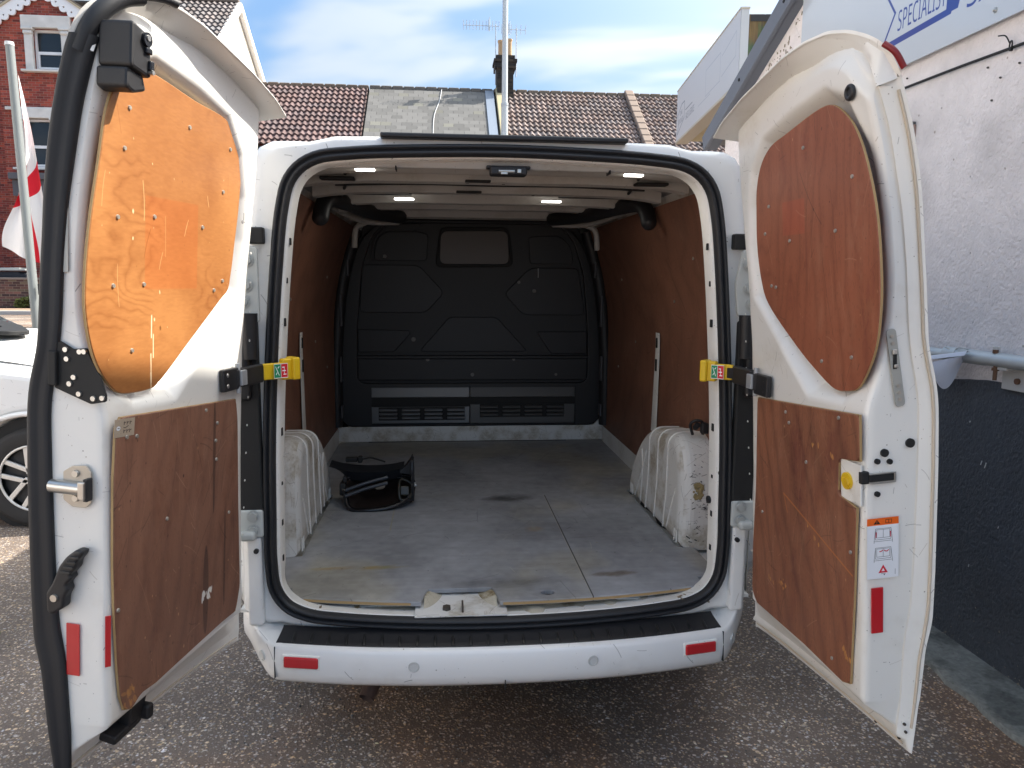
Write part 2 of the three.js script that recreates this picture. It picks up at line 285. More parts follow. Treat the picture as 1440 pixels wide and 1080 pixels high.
function slateRoof(x0, x1, yr, zr, ye, ze, seed, tint, wT = 0.36, gauge = 0.25) {
  const r = mulberry(seed), S = Math.hypot(ye - yr, ze - zr), nC = Math.ceil(S / gauge), parts = [], ang = Math.atan2(yr - ye, ze - zr);
  for (let c = 0; c < nC; c++) for (let x = x0 - (c % 2 ? wT / 2 : 0); x < x1; x += wT) {
    const a = Math.max(x0, x), b = Math.min(x1, x + wT - 0.008); if (b - a < 0.03) continue;
    const d = (c + 0.5) * gauge, k = 0.8 + r() * 0.35;
    const g = new THREE.BoxGeometry(b - a, 0.022, gauge + 0.07); g.rotateX(ang + 0.07 + (r() - 0.5) * 0.03); g.translate((a + b) / 2, yr + ((ye - yr) * d) / S + 0.03 + r() * 0.006, zr + ((ze - zr) * d) / S);
    const y = r() < 0.08 ? 1.12 : 1; parts.push(paint(flat(g), tint[0] * k * y, tint[1] * k * y, tint[2] * k));
  }
  return parts;
}
const TILE = std(L(1), 0.85, { vertexColors: true });
const BROWN = [0.155, 0.1, 0.088], GREY = [0.155, 0.148, 0.138], TAN = [0.2, 0.165, 0.14];

// sash window in a stone surround; origin at the middle of its sill, facing +z
function sash(parent, x, y, z, w, h, o = {}) {
  const f = 0.07, fr = mesh('window', [box(w, f, 0.1, x, y + h - f / 2, z), box(w, f, 0.1, x, y + f / 2, z), box(f, h - 2 * f, 0.1, x - w / 2 + f / 2, y + h / 2, z), box(f, h - 2 * f, 0.1, x + w / 2 - f / 2, y + h / 2, z), box(w - 2 * f, 0.09, 0.12, x, y + h * 0.44, z), box(w - 2 * f - 0.01, 0.05, 0.09, x, y + f + 0.03, z + 0.02), box(0.05, h * 0.42, 0.09, x - w / 2 + f + 0.026, y + f + h * 0.2, z + 0.021), box(0.05, h * 0.42, 0.09, x + w / 2 - f - 0.026, y + f + h * 0.2, z + 0.021)], UPVC, parent);
  mesh('pane', box(w - 2 * f + 0.004, h * 0.5 - f, 0.012, x, y + h * 0.72 - 0.012, z - 0.01), M.darkGlass, fr);
  mesh('pane', box(w - 2 * f + 0.004, h * 0.44 - f, 0.012, x, y + h * 0.22 + 0.01, z + 0.01), M.darkGlass, fr);
  return fr;
}
// ---------- brick villa with decorated gable, far left ----------
{
  const h = thing('brick_house', 'red brick house with scalloped white bargeboards and a cream rendered gable end', 'house', [0, 0, 0]);
  // front wing wall with openings
  const s = shapeOf([[-14.25, 0.5], [-10.6, 0.5], [-10.6, 8.95], [-12.72, 10.72], [-14.25, 9.5]]);
  for (const [a, b, c, d] of [[-13.16, 8.2, -12.2, 9.5], [-13.62, 5.15, -12.66, 6.75]]) { const q = new THREE.Path(); q.moveTo(a, b); q.lineTo(c, b); q.lineTo(c, d); q.lineTo(a, d); q.closePath(); s.holes.push(q); }
  mesh('wall', [extrude(s, 0.3).translate(0, 0, -24.8)], BRICK, h);
  each('wall', [box(13, 8.9, 0.3, -20.8, 4.95, -25.4), box(3.1, 8.7, 0.3, -9.05, 4.85, -25.2)], BRICK, h);
  mesh('dark_interior', [box(3.6, 8, 0.1, -12.5, 5, -25.3)], std(L(0.02), 0.9), h);
  // gable-end wall (faces right), cream render
  const ge = extrude(shapeOf([[-24.75, 0.5], [-31, 0.5], [-31, 9.5], [-27.5, 11.34], [-24.75, 9.32]]), 0.25); ge.rotateY(-Math.PI / 2); 
  ge.translate(-7.5, 0, 0); mesh('rendered_gable', ge, CREAM, h);
  each('verge_board', [[[-24.5, 9.26], [-27.5, 11.46]], [[-27.5, 11.46], [-31.15, 9.5]]].map(([[z0, y0], [z1, y1]]) => box(0.16, 0.24, Math.hypot(z1 - z0, y1 - y0), -7.4, (y0 + y1) / 2 - 0.06, (z0 + z1) / 2, 0, Math.atan2(y0 - y1, z1 - z0) + Math.PI, 0, 0)), UPVC, h);
  const sl = 9.2, el = 24.45;
  stuff(mesh('roof_tile', [...rollRoof(-11.1, -7.42, 11.5, -27.5, 9.2, -24.45, 31, GREY), ...rollRoof(-20, -13.9, 11.5, -27.5, 9.3, -24.75, 33, GREY)], TILE, h));
  mesh('roof', [box(12.6, 0.08, 4.0, -13.7, 10.42, -29.3, 0, -0.493)], std(L(0.11, 0.1, 0.09), 0.9), h);
  mesh('ridge_tile', [box(12.6, 0.14, 0.26, -13.7, 11.56, -27.5, 0.05)], std(L(0.16, 0.13, 0.11), 0.9), h);
  // wing roof slopes and scalloped bargeboards
  const ax = -12.78, ay = 10.86;
  for (const sg of [-1, 1]) {
    const dx = sg * 2.05, dy = -1.36, len = Math.hypot(dx, dy), a = Math.atan2(dy, dx);
    mesh('roof_slope', box(len + 0.2, 0.09, 3.2, ax + dx / 2, ay + dy / 2 + 0.1, -26.0, 0, 0, 0, sg > 0 ? a : a + Math.PI), std(L(0.13, 0.115, 0.1), 0.9), h);
    const b = new THREE.Shape(), n = 9, st = len / n; b.moveTo(0, 0.06); b.lineTo(0, -0.26);
    for (let i = 0; i < n; i++) b.quadraticCurveTo((i + 0.5) * st, -0.46, (i + 1) * st, -0.26);
    b.lineTo(len, 0.06); b.closePath();
    for (let i = 0; i < n; i++) { const p = new THREE.Path(); p.absarc((i + 0.5) * st, -0.2, 0.028, 0, 6.28); b.holes.push(p); }
    const g = extrude(b, 0.06, 0, 1, 6); const gg = sg < 0 ? mirrorX(g) : g; gg.rotateZ(sg > 0 ? a : a + Math.PI); gg.translate(ax, ay - 0.02, -24.44);
    mesh('bargeboard', gg, UPVC, h);
    mesh('verge_strip', box(len + 0.05, 0.06, 0.16, ax + dx / 2, ay + dy / 2 + 0.05, -24.42, 0, 0, 0, sg > 0 ? a : a + Math.PI), std(L(0.45, 0.38, 0.26), 0.8), h);
  }
  // window surrounds: pilasters with capitals, head and sill
  for (const [x, y, w, hh, head] of [[-12.68, 8.22, 0.88, 1.27, 0.38], [-13.14, 5.17, 0.88, 1.55, 0.3]]) {
    const p = mesh('window_surround', [box(w + 0.62, head, 0.16, x, y + hh + head / 2, -24.44, 0.02), box(w + 0.74, 0.07, 0.24, x, y - 0.04, -24.42, 0.015), ...[-1, 1].map((k) => box(0.24, hh, 0.14, x + k * (w / 2 + 0.12), y + hh / 2, -24.44, 0.02))], STUCCO, h);
    mesh('capital', [-1, 1].flatMap((k) => [box(0.34, 0.07, 0.24, x + k * (w / 2 + 0.12), y + hh - 0.035, -24.42, 0.02), box(0.28, 0.13, 0.2, x + k * (w / 2 + 0.12), y + hh - 0.14, -24.42, 0.05)]), STUCCO, p);
    sash(h, x, y, -24.66, w + 0.04, hh);
  }
  const p2 = mesh('window_surround', [box(0.2, 1.6, 0.16, -12.3, 5.95, -24.44, 0.02), box(1.3, 0.3, 0.16, -11.5, 6.87, -24.44, 0.02)], STUCCO, h); mesh('capital', [box(0.32, 0.2, 0.22, -12.3, 6.68, -24.42, 0.05)], STUCCO, p2);
  const cm = std(L(0.42, 0.45, 0.48), 0.9, { side: THREE.DoubleSide }); mesh('curtain', [grid((a, b) => V(-13.5 + a * 0.26, 5.25 + b * 1.4, -24.71 + 0.012 * Math.sin(a * 22)), 20, 2)], cm, h);
  mesh('string_course', [box(3.0, 0.09, 0.12, -12.6, 7.02, -24.46)], STUCCO, h);
  mesh('bay_roof', [box(2.2, 0.2, 0.5, -12.9, 4.86, -24.3, 0.02), box(2.1, 0.5, 0.3, -12.9, 4.5, -24.36)], std(L(0.09, 0.09, 0.1), 0.7), h);
  mesh('bay_front', [box(0.95, 2.6, 0.4, -12.35, 2.9, -24.35, 0.03)], STUCCO, h);
  mesh('lower_window', box(0.8, 1.2, 0.1, -12.7, 3.5, -24.46), M.darkGlass, h);
}
// ---------- terraced houses ----------
function terrace(x0, x1, label, tiles, opts = {}) {
  const h = thing('terraced_house', label, 'house', [0, 0, 0]);
  each('wall', [box(x1 - x0 - 0.01, 5.6, 0.3, (x0 + x1) / 2, 3.3, -24.35), box(x1 - x0 - 0.01, 5.6, 0.3, (x0 + x1) / 2, 3.3, -30.9)], opts.wall ?? BRICK, h);
  for (const k of [0.28, 0.72]) { const x = lerp(x0, x1, k); sash(h, x, 4.1, -24.16, 0.95, 1.5); }
  stuff(mesh(opts.slate ? 'roof_slate' : 'roof_tile', tiles, TILE, h));
  mesh('roof', [box(x1 - x0 - 0.02, 0.06, 4.45, (x0 + x1) / 2, 7.28, -29.3, 0, -Math.atan2(-2.75, 3.4) * -1), box(x1 - x0 - 0.02, 0.05, 4.3, (x0 + x1) / 2, 7.22, -25.78, 0, 0.672)], std(L(0.08, 0.07, 0.065), 0.9), h);
  const n = Math.round((x1 - x0) / 0.42), rt = []; for (let i = 0; i < n; i++) rt.push(box((x1 - x0) / n - 0.012, 0.17, 0.26, x0 + ((i + 0.5) * (x1 - x0)) / n, 8.7 + 0.012 * hash(i, 3), -27.5, 0.05));
  mesh('ridge_tile', rt, std(opts.ridge ?? L(0.12, 0.11, 0.1), 0.9), h);
  mesh('gutter', box(x1 - x0, 0.1, 0.12, (x0 + x1) / 2, 5.86, -23.95, 0.03), M.black, h);
  return h;
}
const YR = 8.7, ZR = -27.5, YE = 5.98, ZE = -24.0;
{
  terrace(-7.3, -2.83, 'terraced house with brown roll-tiled roof next to the cream gable', rollRoof(-7.3, -2.86, YR, ZR, YE, ZE, 41, [0.13, 0.092, 0.084]), { ridge: L(0.13, 0.1, 0.08) });
  const g = terrace(-2.81, 1.75, 'terraced house with weathered grey slate roof below the chimney', slateRoof(-2.8, 1.62, YR, ZR, YE, ZE, 43, [0.152, 0.147, 0.138]), { slate: true });
  // chimney on the party wall, its lead flashing and mortar fillet
  const ch = mesh('chimney', [box(0.6, 1.3, 0.75, 2.2, 8.85, -27.45), box(0.78, 0.3, 0.9, 2.2, 9.6, -27.45), box(0.86, 0.1, 0.98, 2.2, 9.72, -27.45), box(0.7, 0.14, 0.85, 2.2, 9.84, -27.45)], std(L(1), 0.95, { map: rep(brickTex(11, [[44, 41, 38], [56, 50, 44], [36, 34, 33], [66, 58, 48]], 'rgb(60,57,53)'), 1.8, 1.2) }), g);
  const pot = new THREE.LatheGeometry([[0.1, 0], [0.12, 0.05], [0.1, 0.12], [0.095, 0.55], [0.12, 0.6], [0.12, 0.66], [0.085, 0.66]].map(([a, b]) => new THREE.Vector2(a, b)), 14);
  for (const [x, z] of [[2.06, -27.55], [2.36, -27.35]]) mesh('chimney_pot', pot.clone().translate(x, 9.9, z), std(L(0.5, 0.33, 0.18), 0.85), ch);
  const ang = Math.atan2(YR - YE, ZE - ZR);
  mesh('lead_flashing', box(0.32, 0.05, 4.3, 1.62, 7.42, -25.75, 0.01, ang), std(L(0.2, 0.24, 0.3), 0.55), g);
  mesh('mortar_fillet', box(0.26, 0.16, 4.4, 1.98, 7.44, -25.75, 0.03, ang), std(L(0.42, 0.36, 0.22), 0.95), g);
  mesh('cable', tube([V(-0.15, 8.72, -27.4), V(-0.22, 8.2, -26.75), V(-0.42, 7.4, -25.7), V(-0.46, 6.1, -24.1)], 0.013, 20, 5), std(L(0.6), 0.7), g);
  terrace(1.78, 6.94, 'terraced house with brown roll-tiled roof right of the chimney', rollRoof(2.1, 6.8, YR, ZR, YE, ZE, 47, TAN), { ridge: L(0.16, 0.13, 0.1) });
  const r = terrace(6.96, 13.6, 'terraced house with brown tiled roof partly behind the hanging canopy sign', rollRoof(7.1, 13.6, YR, ZR, YE, ZE, 53, TAN), { ridge: L(0.16, 0.13, 0.1) });
  mesh('party_wall_coping', [0, 1, 2, 3, 4, 5, 6, 7, 8, 9].map((i) => { const t = (i + 0.5) / 10; return box(0.34, 0.2, 0.42, 6.95, lerp(YR, YE, t) + 0.14, lerp(ZR, ZE, t), 0.05, ang); }), std(L(0.26, 0.2, 0.16), 0.95), r);
  // aerials
  const A = (name, label, x, y0, y1, z, arm) => {
    const t = thing(name, label, 'aerial', [x, y0, z], 'television aerials on the chimney');
    mesh('mast', cyl(0.018, 0.018, y1 - y0, 0, (y1 - y0) / 2, 0, 8), M.galv, t);
    mesh('boom', cyl(0.012, 0.012, arm[1] - arm[0], (arm[0] + arm[1]) / 2, y1 - y0 - 0.06, 0, 6, 0, Math.PI / 2), M.galv, t);
    const n = arm[2], el = []; for (let i = 0; i < n; i++) { const q = lerp(arm[0], arm[1], i / (n - 1)); el.push(cyl(0.009, 0.009, 0.34, q, y1 - y0 - 0.05, 0, 5, 0.5)); el.push(cyl(0.008, 0.008, 0.12, q, y1 - y0 - 0.05, 0, 5)); }
    each('element', el, M.galv, t); mesh('reflector', [box(0.012, 0.34, 0.3, arm[3], y1 - y0 - 0.03, 0), cyl(0.016, 0.016, 0.5, arm[3] + 0.05, y1 - y0, 0, 6)], M.galv, t); return t;
  };
  A('tv_aerial', 'long comb-like television aerial left of the lamp post', 1.85, 8.9, 11.05, -27.3, [-1.2, 0.12, 12, -0.28]);
  A('tv_aerial', 'short television aerial right of the lamp post', 2.62, 9.2, 10.95, -27.3, [-0.55, 0.34, 6, -0.3]);
}
// ---------- pale house added across the yard, out of view to the left: it stands in the sun and lights the shaded side of the yard ----------
{
  const h = thing('added_house', 'unseen white rendered house added at the left to bounce sunlight into the yard', 'house', [-10.5, 0, 2.5]);
  mesh('wall', box(0.4, 6.6, 21, 0, 3.28, 0), std(L(0.76, 0.75, 0.74), 0.9), h);
  mesh('roof', box(5.5, 0.12, 21.4, -2.0, 7.9, 0, 0, 0, 0, 0.55), std(L(0.16, 0.1, 0.085), 0.9), h);
  for (const y of [1.0, 3.9]) for (const z of [-8, -4, 0, 4, 8]) { const f = mesh('window', [box(0.1, 0.08, 1.2, 0.22, y, z), box(0.1, 0.08, 1.2, 0.22, y + 1.4, z), box(0.1, 1.32, 0.08, 0.22, y + 0.7, z - 0.56), box(0.1, 1.32, 0.08, 0.22, y + 0.7, z + 0.56)], UPVC, h); mesh('pane', box(0.03, 1.34, 1.06, 0.2, y + 0.7, z), M.darkGlass, f); }
}
// ---------- lamp post ----------
{
  const t = thing('street_lamp', 'grey steel lamp post in front of the slate roof, rising out of view', 'lamp post', [1.005, rise(-12.5), -12.5]);
  mesh('pole', [cyl(0.085, 0.075, 1.2, 0, 0.6, 0, 20), cyl(0.075, 0.064, 3.3, 0, 2.83, 0, 20), cyl(0.056, 0.046, 4.0, 0, 6.45, 0, 20)], std(L(0.55, 0.58, 0.58), 0.5, { metalness: 0.25 }), t);
  mesh('collar', [cyl(0.07, 0.07, 0.05, 0, 4.46, 0, 20)], M.galv, t);
  mesh('bracket_arm', [tube([V(0, 8.4, 0), V(0, 8.62, 0.12), V(0, 8.7, 0.6)], 0.03, 16, 8)], M.galv, t);
  mesh('lantern', [box(0.22, 0.1, 0.6, 0, 8.7, 0.85, 0.05)], M.galv, t);
}
// ---------- garden wall, bins ----------
{
  const w = thing('garden_wall', 'low dark brick garden wall with mossy foot behind the flagpole', 'wall', [-12.6, 0.6, -22.6]);
  mesh('brickwork', box(5.6, 0.96, 0.24, 0, 0.48, 0), BRICKDARK, w); mesh('coping', box(5.6, 0.06, 0.3, 0, 0.99, 0, 0.01), std(L(0.2, 0.17, 0.15), 0.9), w);
  const lv = [], r = mulberry(8); for (let i = 0; i < 700; i++) { const g = new THREE.PlaneGeometry(0.07, 0.05); g.rotateY(r() * 3); g.rotateX(r() * 2 - 1); const x = -0.6 + r() * 1.5, y = 0.04 + 0.52 * r() * (1 - Math.abs(x - 0.1) * 0.6); g.translate(x, y, 0.14 + r() * 0.14); const k = 0.5 + r(); lv.push(paint(flat(g), 0.1 * k, 0.12 * k, 0.03 * k)); }
  const pl = tag(stuff(mesh('weeds', lv, std(L(1), 0.9, { vertexColors: true, side: THREE.DoubleSide }))), 'olive green weeds at the foot of the garden wall', 'weeds'); pl.position.set(-12.6, 0.6, -22.6);
  const b = thing('wheelie_bin', 'dark wheeled rubbish bin with grey lid behind the garden wall', 'bin', [-13.65, 0.86, -23.3]);
  mesh('body', [box(0.7, 0.95, 0.6, 0, 0.48, 0, 0.04), box(0.24, 0.9, 0.5, 0.42, 0.45, 0.05, 0.04)], std(L(0.02, 0.022, 0.028), 0.6), b); mesh('lid', [box(0.95, 0.07, 0.7, 0.08, 1.0, 0.02, 0.03), box(0.6, 0.05, 0.5, 0, 1.05, -0.05, 0.02)], std(L(0.3, 0.31, 0.3), 0.6), b);
}
// ---------- flagpole and flag ----------
{
  const p = thing('flagpole', 'grey metal flagpole standing behind the white car', 'flagpole', [-3.99, 0, -5.2]);
  mesh('pole', [cyl(0.042, 0.036, 3.7, -0.04, 1.84, 0, 18, 0, 0.022)], std(L(0.2, 0.215, 0.21), 0.5), p); mesh('cap', [cyl(0.04, 0.036, 0.03, -0.083, 3.7, 0, 16)], std(L(0.6), 0.5), p); mesh('halyard_cleat', [box(0.02, 0.1, 0.03, 0.04, 1.5, 0.03)], M.black, p);
  const ft = canvasTex(512, 384, (x, w, h) => { x.fillStyle = 'rgb(236,232,230)'; x.fillRect(0, 0, w, h); x.fillStyle = 'rgb(214,24,44)'; x.fillRect(w * 0.44, 0, w * 0.13, h); x.fillRect(0, h * 0.42, w, h * 0.16); });
  // hangs from its hoist along the pole, the free end drooping beside and behind it
  const TH = V(-4.05, 3.45, -5.25), BH = V(-4.0, 2.72, -5.25), FT = V(-3.84, 1.72, -5.3), FB = V(-4.33, 1.9, -5.28);
  const f = grid((a, b) => { const t = TH.clone().lerp(FT, a), u = BH.clone().lerp(FB, a), p = u.lerp(t, b); p.z += -0.02 + 0.05 * a * Math.sin(b * 11 + a * 4) + 0.02 * Math.sin(a * 9 + b * 3); p.x += 0.03 * a * Math.sin(a * 6 + b * 5); p.y -= 0.05 * a * Math.sin(b * 3.14); return p; }, 70, 30);
  f.userData.uv = true;
  tag(mesh('flag', f, std(L(0.95), 0.85, { map: ft, side: THREE.DoubleSide })), 'limp white flag with a red cross hanging from the flagpole', 'flag');
}
// ---------- the van ----------
const van = thing('white_van', 'white panel van with both rear doors open showing its empty ply-lined load bay', 'van', [0, 0, 0]);
const FLOOR = 0.555;
// outer edge of the rear opening, from the middle of the sill up the right side to the middle of the header
const RIGHT = [[0, 0.487], [0.3, 0.49], [0.52, 0.497], [0.64, 0.508], [0.715, 0.54], [0.757, 0.6], [0.769, 0.7], [0.767, 0.85], [0.761, 1.1], [0.747, 1.37], [0.725, 1.64], [0.703, 1.82], [0.68, 1.905], [0.64, 1.957], [0.58, 1.99], [0.47, 2.006], [0.25, 2.017], [0, 2.022]];
const zr = (x, y) => 0.078 * (1 - Math.pow(Math.abs(x) / 0.74, 2)) * (1 - sstep(0.5, 0.75, y)) - 0.01 * sstep(0.9, 1.6, y);
const NR = 240;
const ringCurve = new THREE.CatmullRomCurve3([...RIGHT, ...RIGHT.slice(1, -1).reverse().map(([x, y]) => [-x, y])].map(([x, y]) => V(x, y, 0)), true, 'centripetal');
const ringPts = ringCurve.getSpacedPoints(NR).slice(0, NR);
const ringNrm = ringPts.map((p, i) => { const a = ringPts[(i + NR - 1) % NR], b = ringPts[(i + 1) % NR]; return V(b.y - a.y, a.x - b.x, 0).normalize(); }); // outward
const ring = (w, dz, wf) => { const r = ringPts.map((p, i) => { const n = ringNrm[i], q = wf ? wf(p, n) : w; return V(p.x + n.x * q, p.y + n.y * q, zr(p.x, p.y) + dz); }); r.push(r[0].clone()); return r; };
{
  // outer body: rear frame round the opening, sides, roof, nose
  // how far out along its own normal each point of the opening meets the squarer outline of the van's rear
  const HW = [[0.4, 0.858], [0.9, 0.85], [1.4, 0.832], [1.75, 0.806], [1.95, 0.785], [2.1, 0.775]], TOP = 2.045, CR = 0.03;
  const within = (x, y) => { const w = pl(HW, y); x = Math.abs(x); const top = TOP - 0.02 * sstep(0.545, 0.565, x); if (x > w || y > top) return false; const cx = w - CR, cy = top - CR; return !(x > cx && y > cy && Math.hypot(x - cx, y - cy) > CR); };
  const reach = ringPts.map((p, i) => { const n = ringNrm[i]; if (p.y < 0.56) return 0.03 + 0.05 * Math.abs(n.x); let t = 0; while (t < 0.25 && within(p.x + n.x * t, p.y + n.y * t)) t += 0.002; return t; });
  const smooth = reach.map((v, i) => [-1, 0, 1].reduce((a, k) => a + reach[(i + k + NR) % NR], 0) / 3);
  const key = new Map(ringPts.map((p, i) => [p, smooth[i]])), B = (k) => (p) => (k / 0.092) * key.get(p);
  const rows = [ring(-0.006, -0.002), ring(0, -0.006, B(0.02)), ring(0, -0.008, B(0.05)), ring(0, -0.016, B(0.075)), ring(0, -0.05, B(0.088)), ring(0, -0.09, B(0.092))];
  const side = ringPts.map((p, i) => { const n = ringNrm[i], k = Math.abs(n.x) * 0.18 + 0.03; const y = p.y + n.y * 0.03; return V(p.x + n.x * k, Math.max(0.3, y - (p.y < 0.56 ? 0.15 : 0)), -0.16); }); side.push(side[0].clone());
  const at = (z, fy, fx) => side.map((p) => V(p.x * fx, p.y > 1.0 ? 0.3 + (p.y - 0.3) * fy : Math.min(p.y, 0.3 + (p.y - 0.3) * (fy < 0.7 ? 0.9 : 1)), z));
  rows.push(side, at(-0.6, 1.005, 1.01), at(-2.5, 1.01, 1.015), at(-3.3, 1.0, 1.0), at(-3.75, 0.84, 0.985), at(-4.2, 0.52, 0.97), at(-4.7, 0.42, 0.93), at(-4.95, 0.3, 0.84));
  const nose = rows[rows.length - 1], c = V(0, 0.6, -4.97); rows.push(nose.map(() => c.clone()));
  const body = mesh('body', [loft(rows, true)], M.paint, van);
  mesh('windscreen', [grid((a, b) => V((a - 0.5) * lerp(1.4, 1.66, b), lerp(1.86, 1.28, b), lerp(-3.45, -4.12, b) - 0.03 * Math.cos((a - 0.5) * 3)), 12, 8)], M.darkGlass, body);
  for (const s of [-1, 1]) {
    mesh('cab_window', [grid((a, b) => V(s * lerp(0.962, 0.88, b), lerp(1.2, 1.72, b), lerp(-2.75, lerp(-3.7, -3.45, b), a)), 6, 6)], M.darkGlass, body);
    mesh('side_moulding', box(0.02, 0.14, 2.6, s * 0.985, 0.62, -1.9, 0.01), M.black, body);
    mesh('wing_mirror', box(0.2, 0.3, 0.1, s * 1.1, 1.3, -3.35, 0.04), M.black, body);
  }
  mesh('number_lamp_trim', box(0.02, 0.02, 0.02, 0, 1.0, -4.9, 0.004), M.black, body);
  for (const [x, z] of [[-0.86, -0.95], [0.86, -0.95], [-0.86, -3.95], [0.86, -3.95]]) {
    const w = mesh('wheel', [cyl(0.19, 0.19, 0.17, x, 0.33, z, 28, 0, Math.PI / 2)], M.steel, van); const ty = new THREE.TorusGeometry(0.25, 0.085, 14, 40); ty.rotateY(Math.PI / 2); ty.scale(1.15, 1, 1); mesh('tyre', ty.translate(x, 0.33, z), M.rubber, w);
  }
  mesh('underbody', box(1.5, 0.12, 4.3, 0, 0.34, -2.25), M.blackMatt, van);
  const ex = mesh('exhaust_pipe', [tube([V(-0.36, 0.34, -0.7), V(-0.38, 0.33, -0.2), V(-0.42, 0.3, 0.0), V(-0.45, 0.25, 0.06)], 0.026, 20, 10)], std(L(0.1, 0.06, 0.045), 0.8, { metalness: 0.4 }), van);
  // rubber seal round the opening: two lips and a valley
  const prof = [[0, -0.004], [-0.001, 0.016], [-0.006, 0.021], [-0.012, 0.02], [-0.016, 0.011], [-0.02, 0.011], [-0.023, 0.024], [-0.031, 0.024], [-0.037, 0.014], [-0.038, -0.006]];
  mesh('door_seal', loft(prof.map(([w, z]) => ring(w, z)), true), M.rubber, van);
  // inner flange and pillar faces
  mesh('opening_flange', loft([ring(-0.034, -0.004), ring(-0.042, -0.006), ring(0, -0.02, (p, n) => (-0.044 - 0.004 * Math.abs(n.x)) * lerp(0.8, 1, sstep(0.56, 0.72, p.y))), ring(0, -0.06, (p, n) => (-0.047 - 0.006 * Math.abs(n.x)) * lerp(0.72, 1, sstep(0.56, 0.72, p.y))), ring(0, -0.07, (p, n) => (-0.044 - 0.004 * Math.abs(n.x)) * lerp(0.7, 1, sstep(0.56, 0.72, p.y))), ring(0, -0.08, (p, n) => (p.y < 0.6 ? -0.02 : 0.09 * Math.abs(n.x) + 0.001))], true), M.paintIn, van);
  // clip holes and plugs in the flange
  const holes = [];
  for (const s of [-1, 1]) for (const [y, w, h] of [[1.72, 0.01, 0.022], [1.6, 0.008, 0.018], [1.47, 0.012, 0.026], [1.33, 0.01, 0.02], [1.12, 0.012, 0.026], [0.95, 0.008, 0.012], [0.82, 0.01, 0.02], [0.7, 0.009, 0.02]]) {
    const i = ringPts.reduce((b, p, k) => (p.x * s > 0 && Math.abs(p.y - y) < Math.abs(ringPts[b].y - y) && p.y > 0.6 && p.y < 1.9 ? k : b), s > 0 ? 50 : 190), p = ringPts[i];
    holes.push(box(0.005, h, w * 1.5, p.x - s * 0.0495, y, -0.036, 0.002));
  }
  each('clip_hole', holes, M.blackMatt, van);
  each('flange_plug', [cyl(0.013, 0.013, 0.01, 0.712, 0.865, -0.05, 14, 0, Math.PI / 2), cyl(0.011, 0.011, 0.012, 0.735, 0.97, -0.008, 12, Math.PI / 2)], M.black, van);
  // black strip along the rear roof edge, step panels beside it
  mesh('roof_edge_trim', [box(0.765, 0.016, 0.07, 0, 2.04, -0.018, 0.006)], M.black, van);
  // solid black boxes standing in for the shadowed hinge gap on each side
  for (const s of [-1, 1]) {
    mesh('hinge_gap_shade', [box(0.075, 0.62, 0.03, s * 0.802, 1.17, 0.006, 0.008), box(0.07, 0.05, 0.032, s * 0.772, 1.735, 0.0, 0.006)], M.blackMatt, van);
    const hp = mesh('hinge_plate', [plate([[-0.03, 1.5], [0.03, 1.47], [0.03, 1.7], [-0.02, 1.71], [-0.04, 1.6]], 0.018, 0, 0.004, 0.012).translate(s * 0.785, 0, 0.006), box(0.08, 0.09, 0.03, s * 0.805, 0.835, 0.012, 0.008), box(0.05, 0.03, 0.05, s * 0.81, 0.8, 0.03, 0.012)], std(L(0.5, 0.52, 0.5), 0.5), van);
    mesh('bolt', [[0.785, 1.66], [0.79, 1.585], [0.8, 1.535], [0.795, 0.86], [0.795, 0.815]].flatMap(([x, y]) => [cyl(0.016, 0.014, 0.012, s * x, y, 0.032, 6, Math.PI / 2), cyl(0.02, 0.02, 0.004, s * x, y, 0.027, 16, Math.PI / 2)]), std(L(0.45, 0.47, 0.46), 0.45, { metalness: 0.3 }), hp);
    mesh('stay_buffer', [cyl(0.022, 0.026, 0.14, s * 0.785, 1.43, 0.03, 14), box(0.05, 0.2, 0.04, s * 0.81, 1.33, 0.025, 0.015)], M.black, van);
    mesh('lower_pillar', [box(0.05, 0.3, 0.05, s * 0.8, 0.64, -0.005, 0.012)], M.paint, van);
    mesh('grommet', cyl(0.008, 0.008, 0.01, s * 0.79, 0.745, 0.024, 12, Math.PI / 2), M.black, van);
  }
}
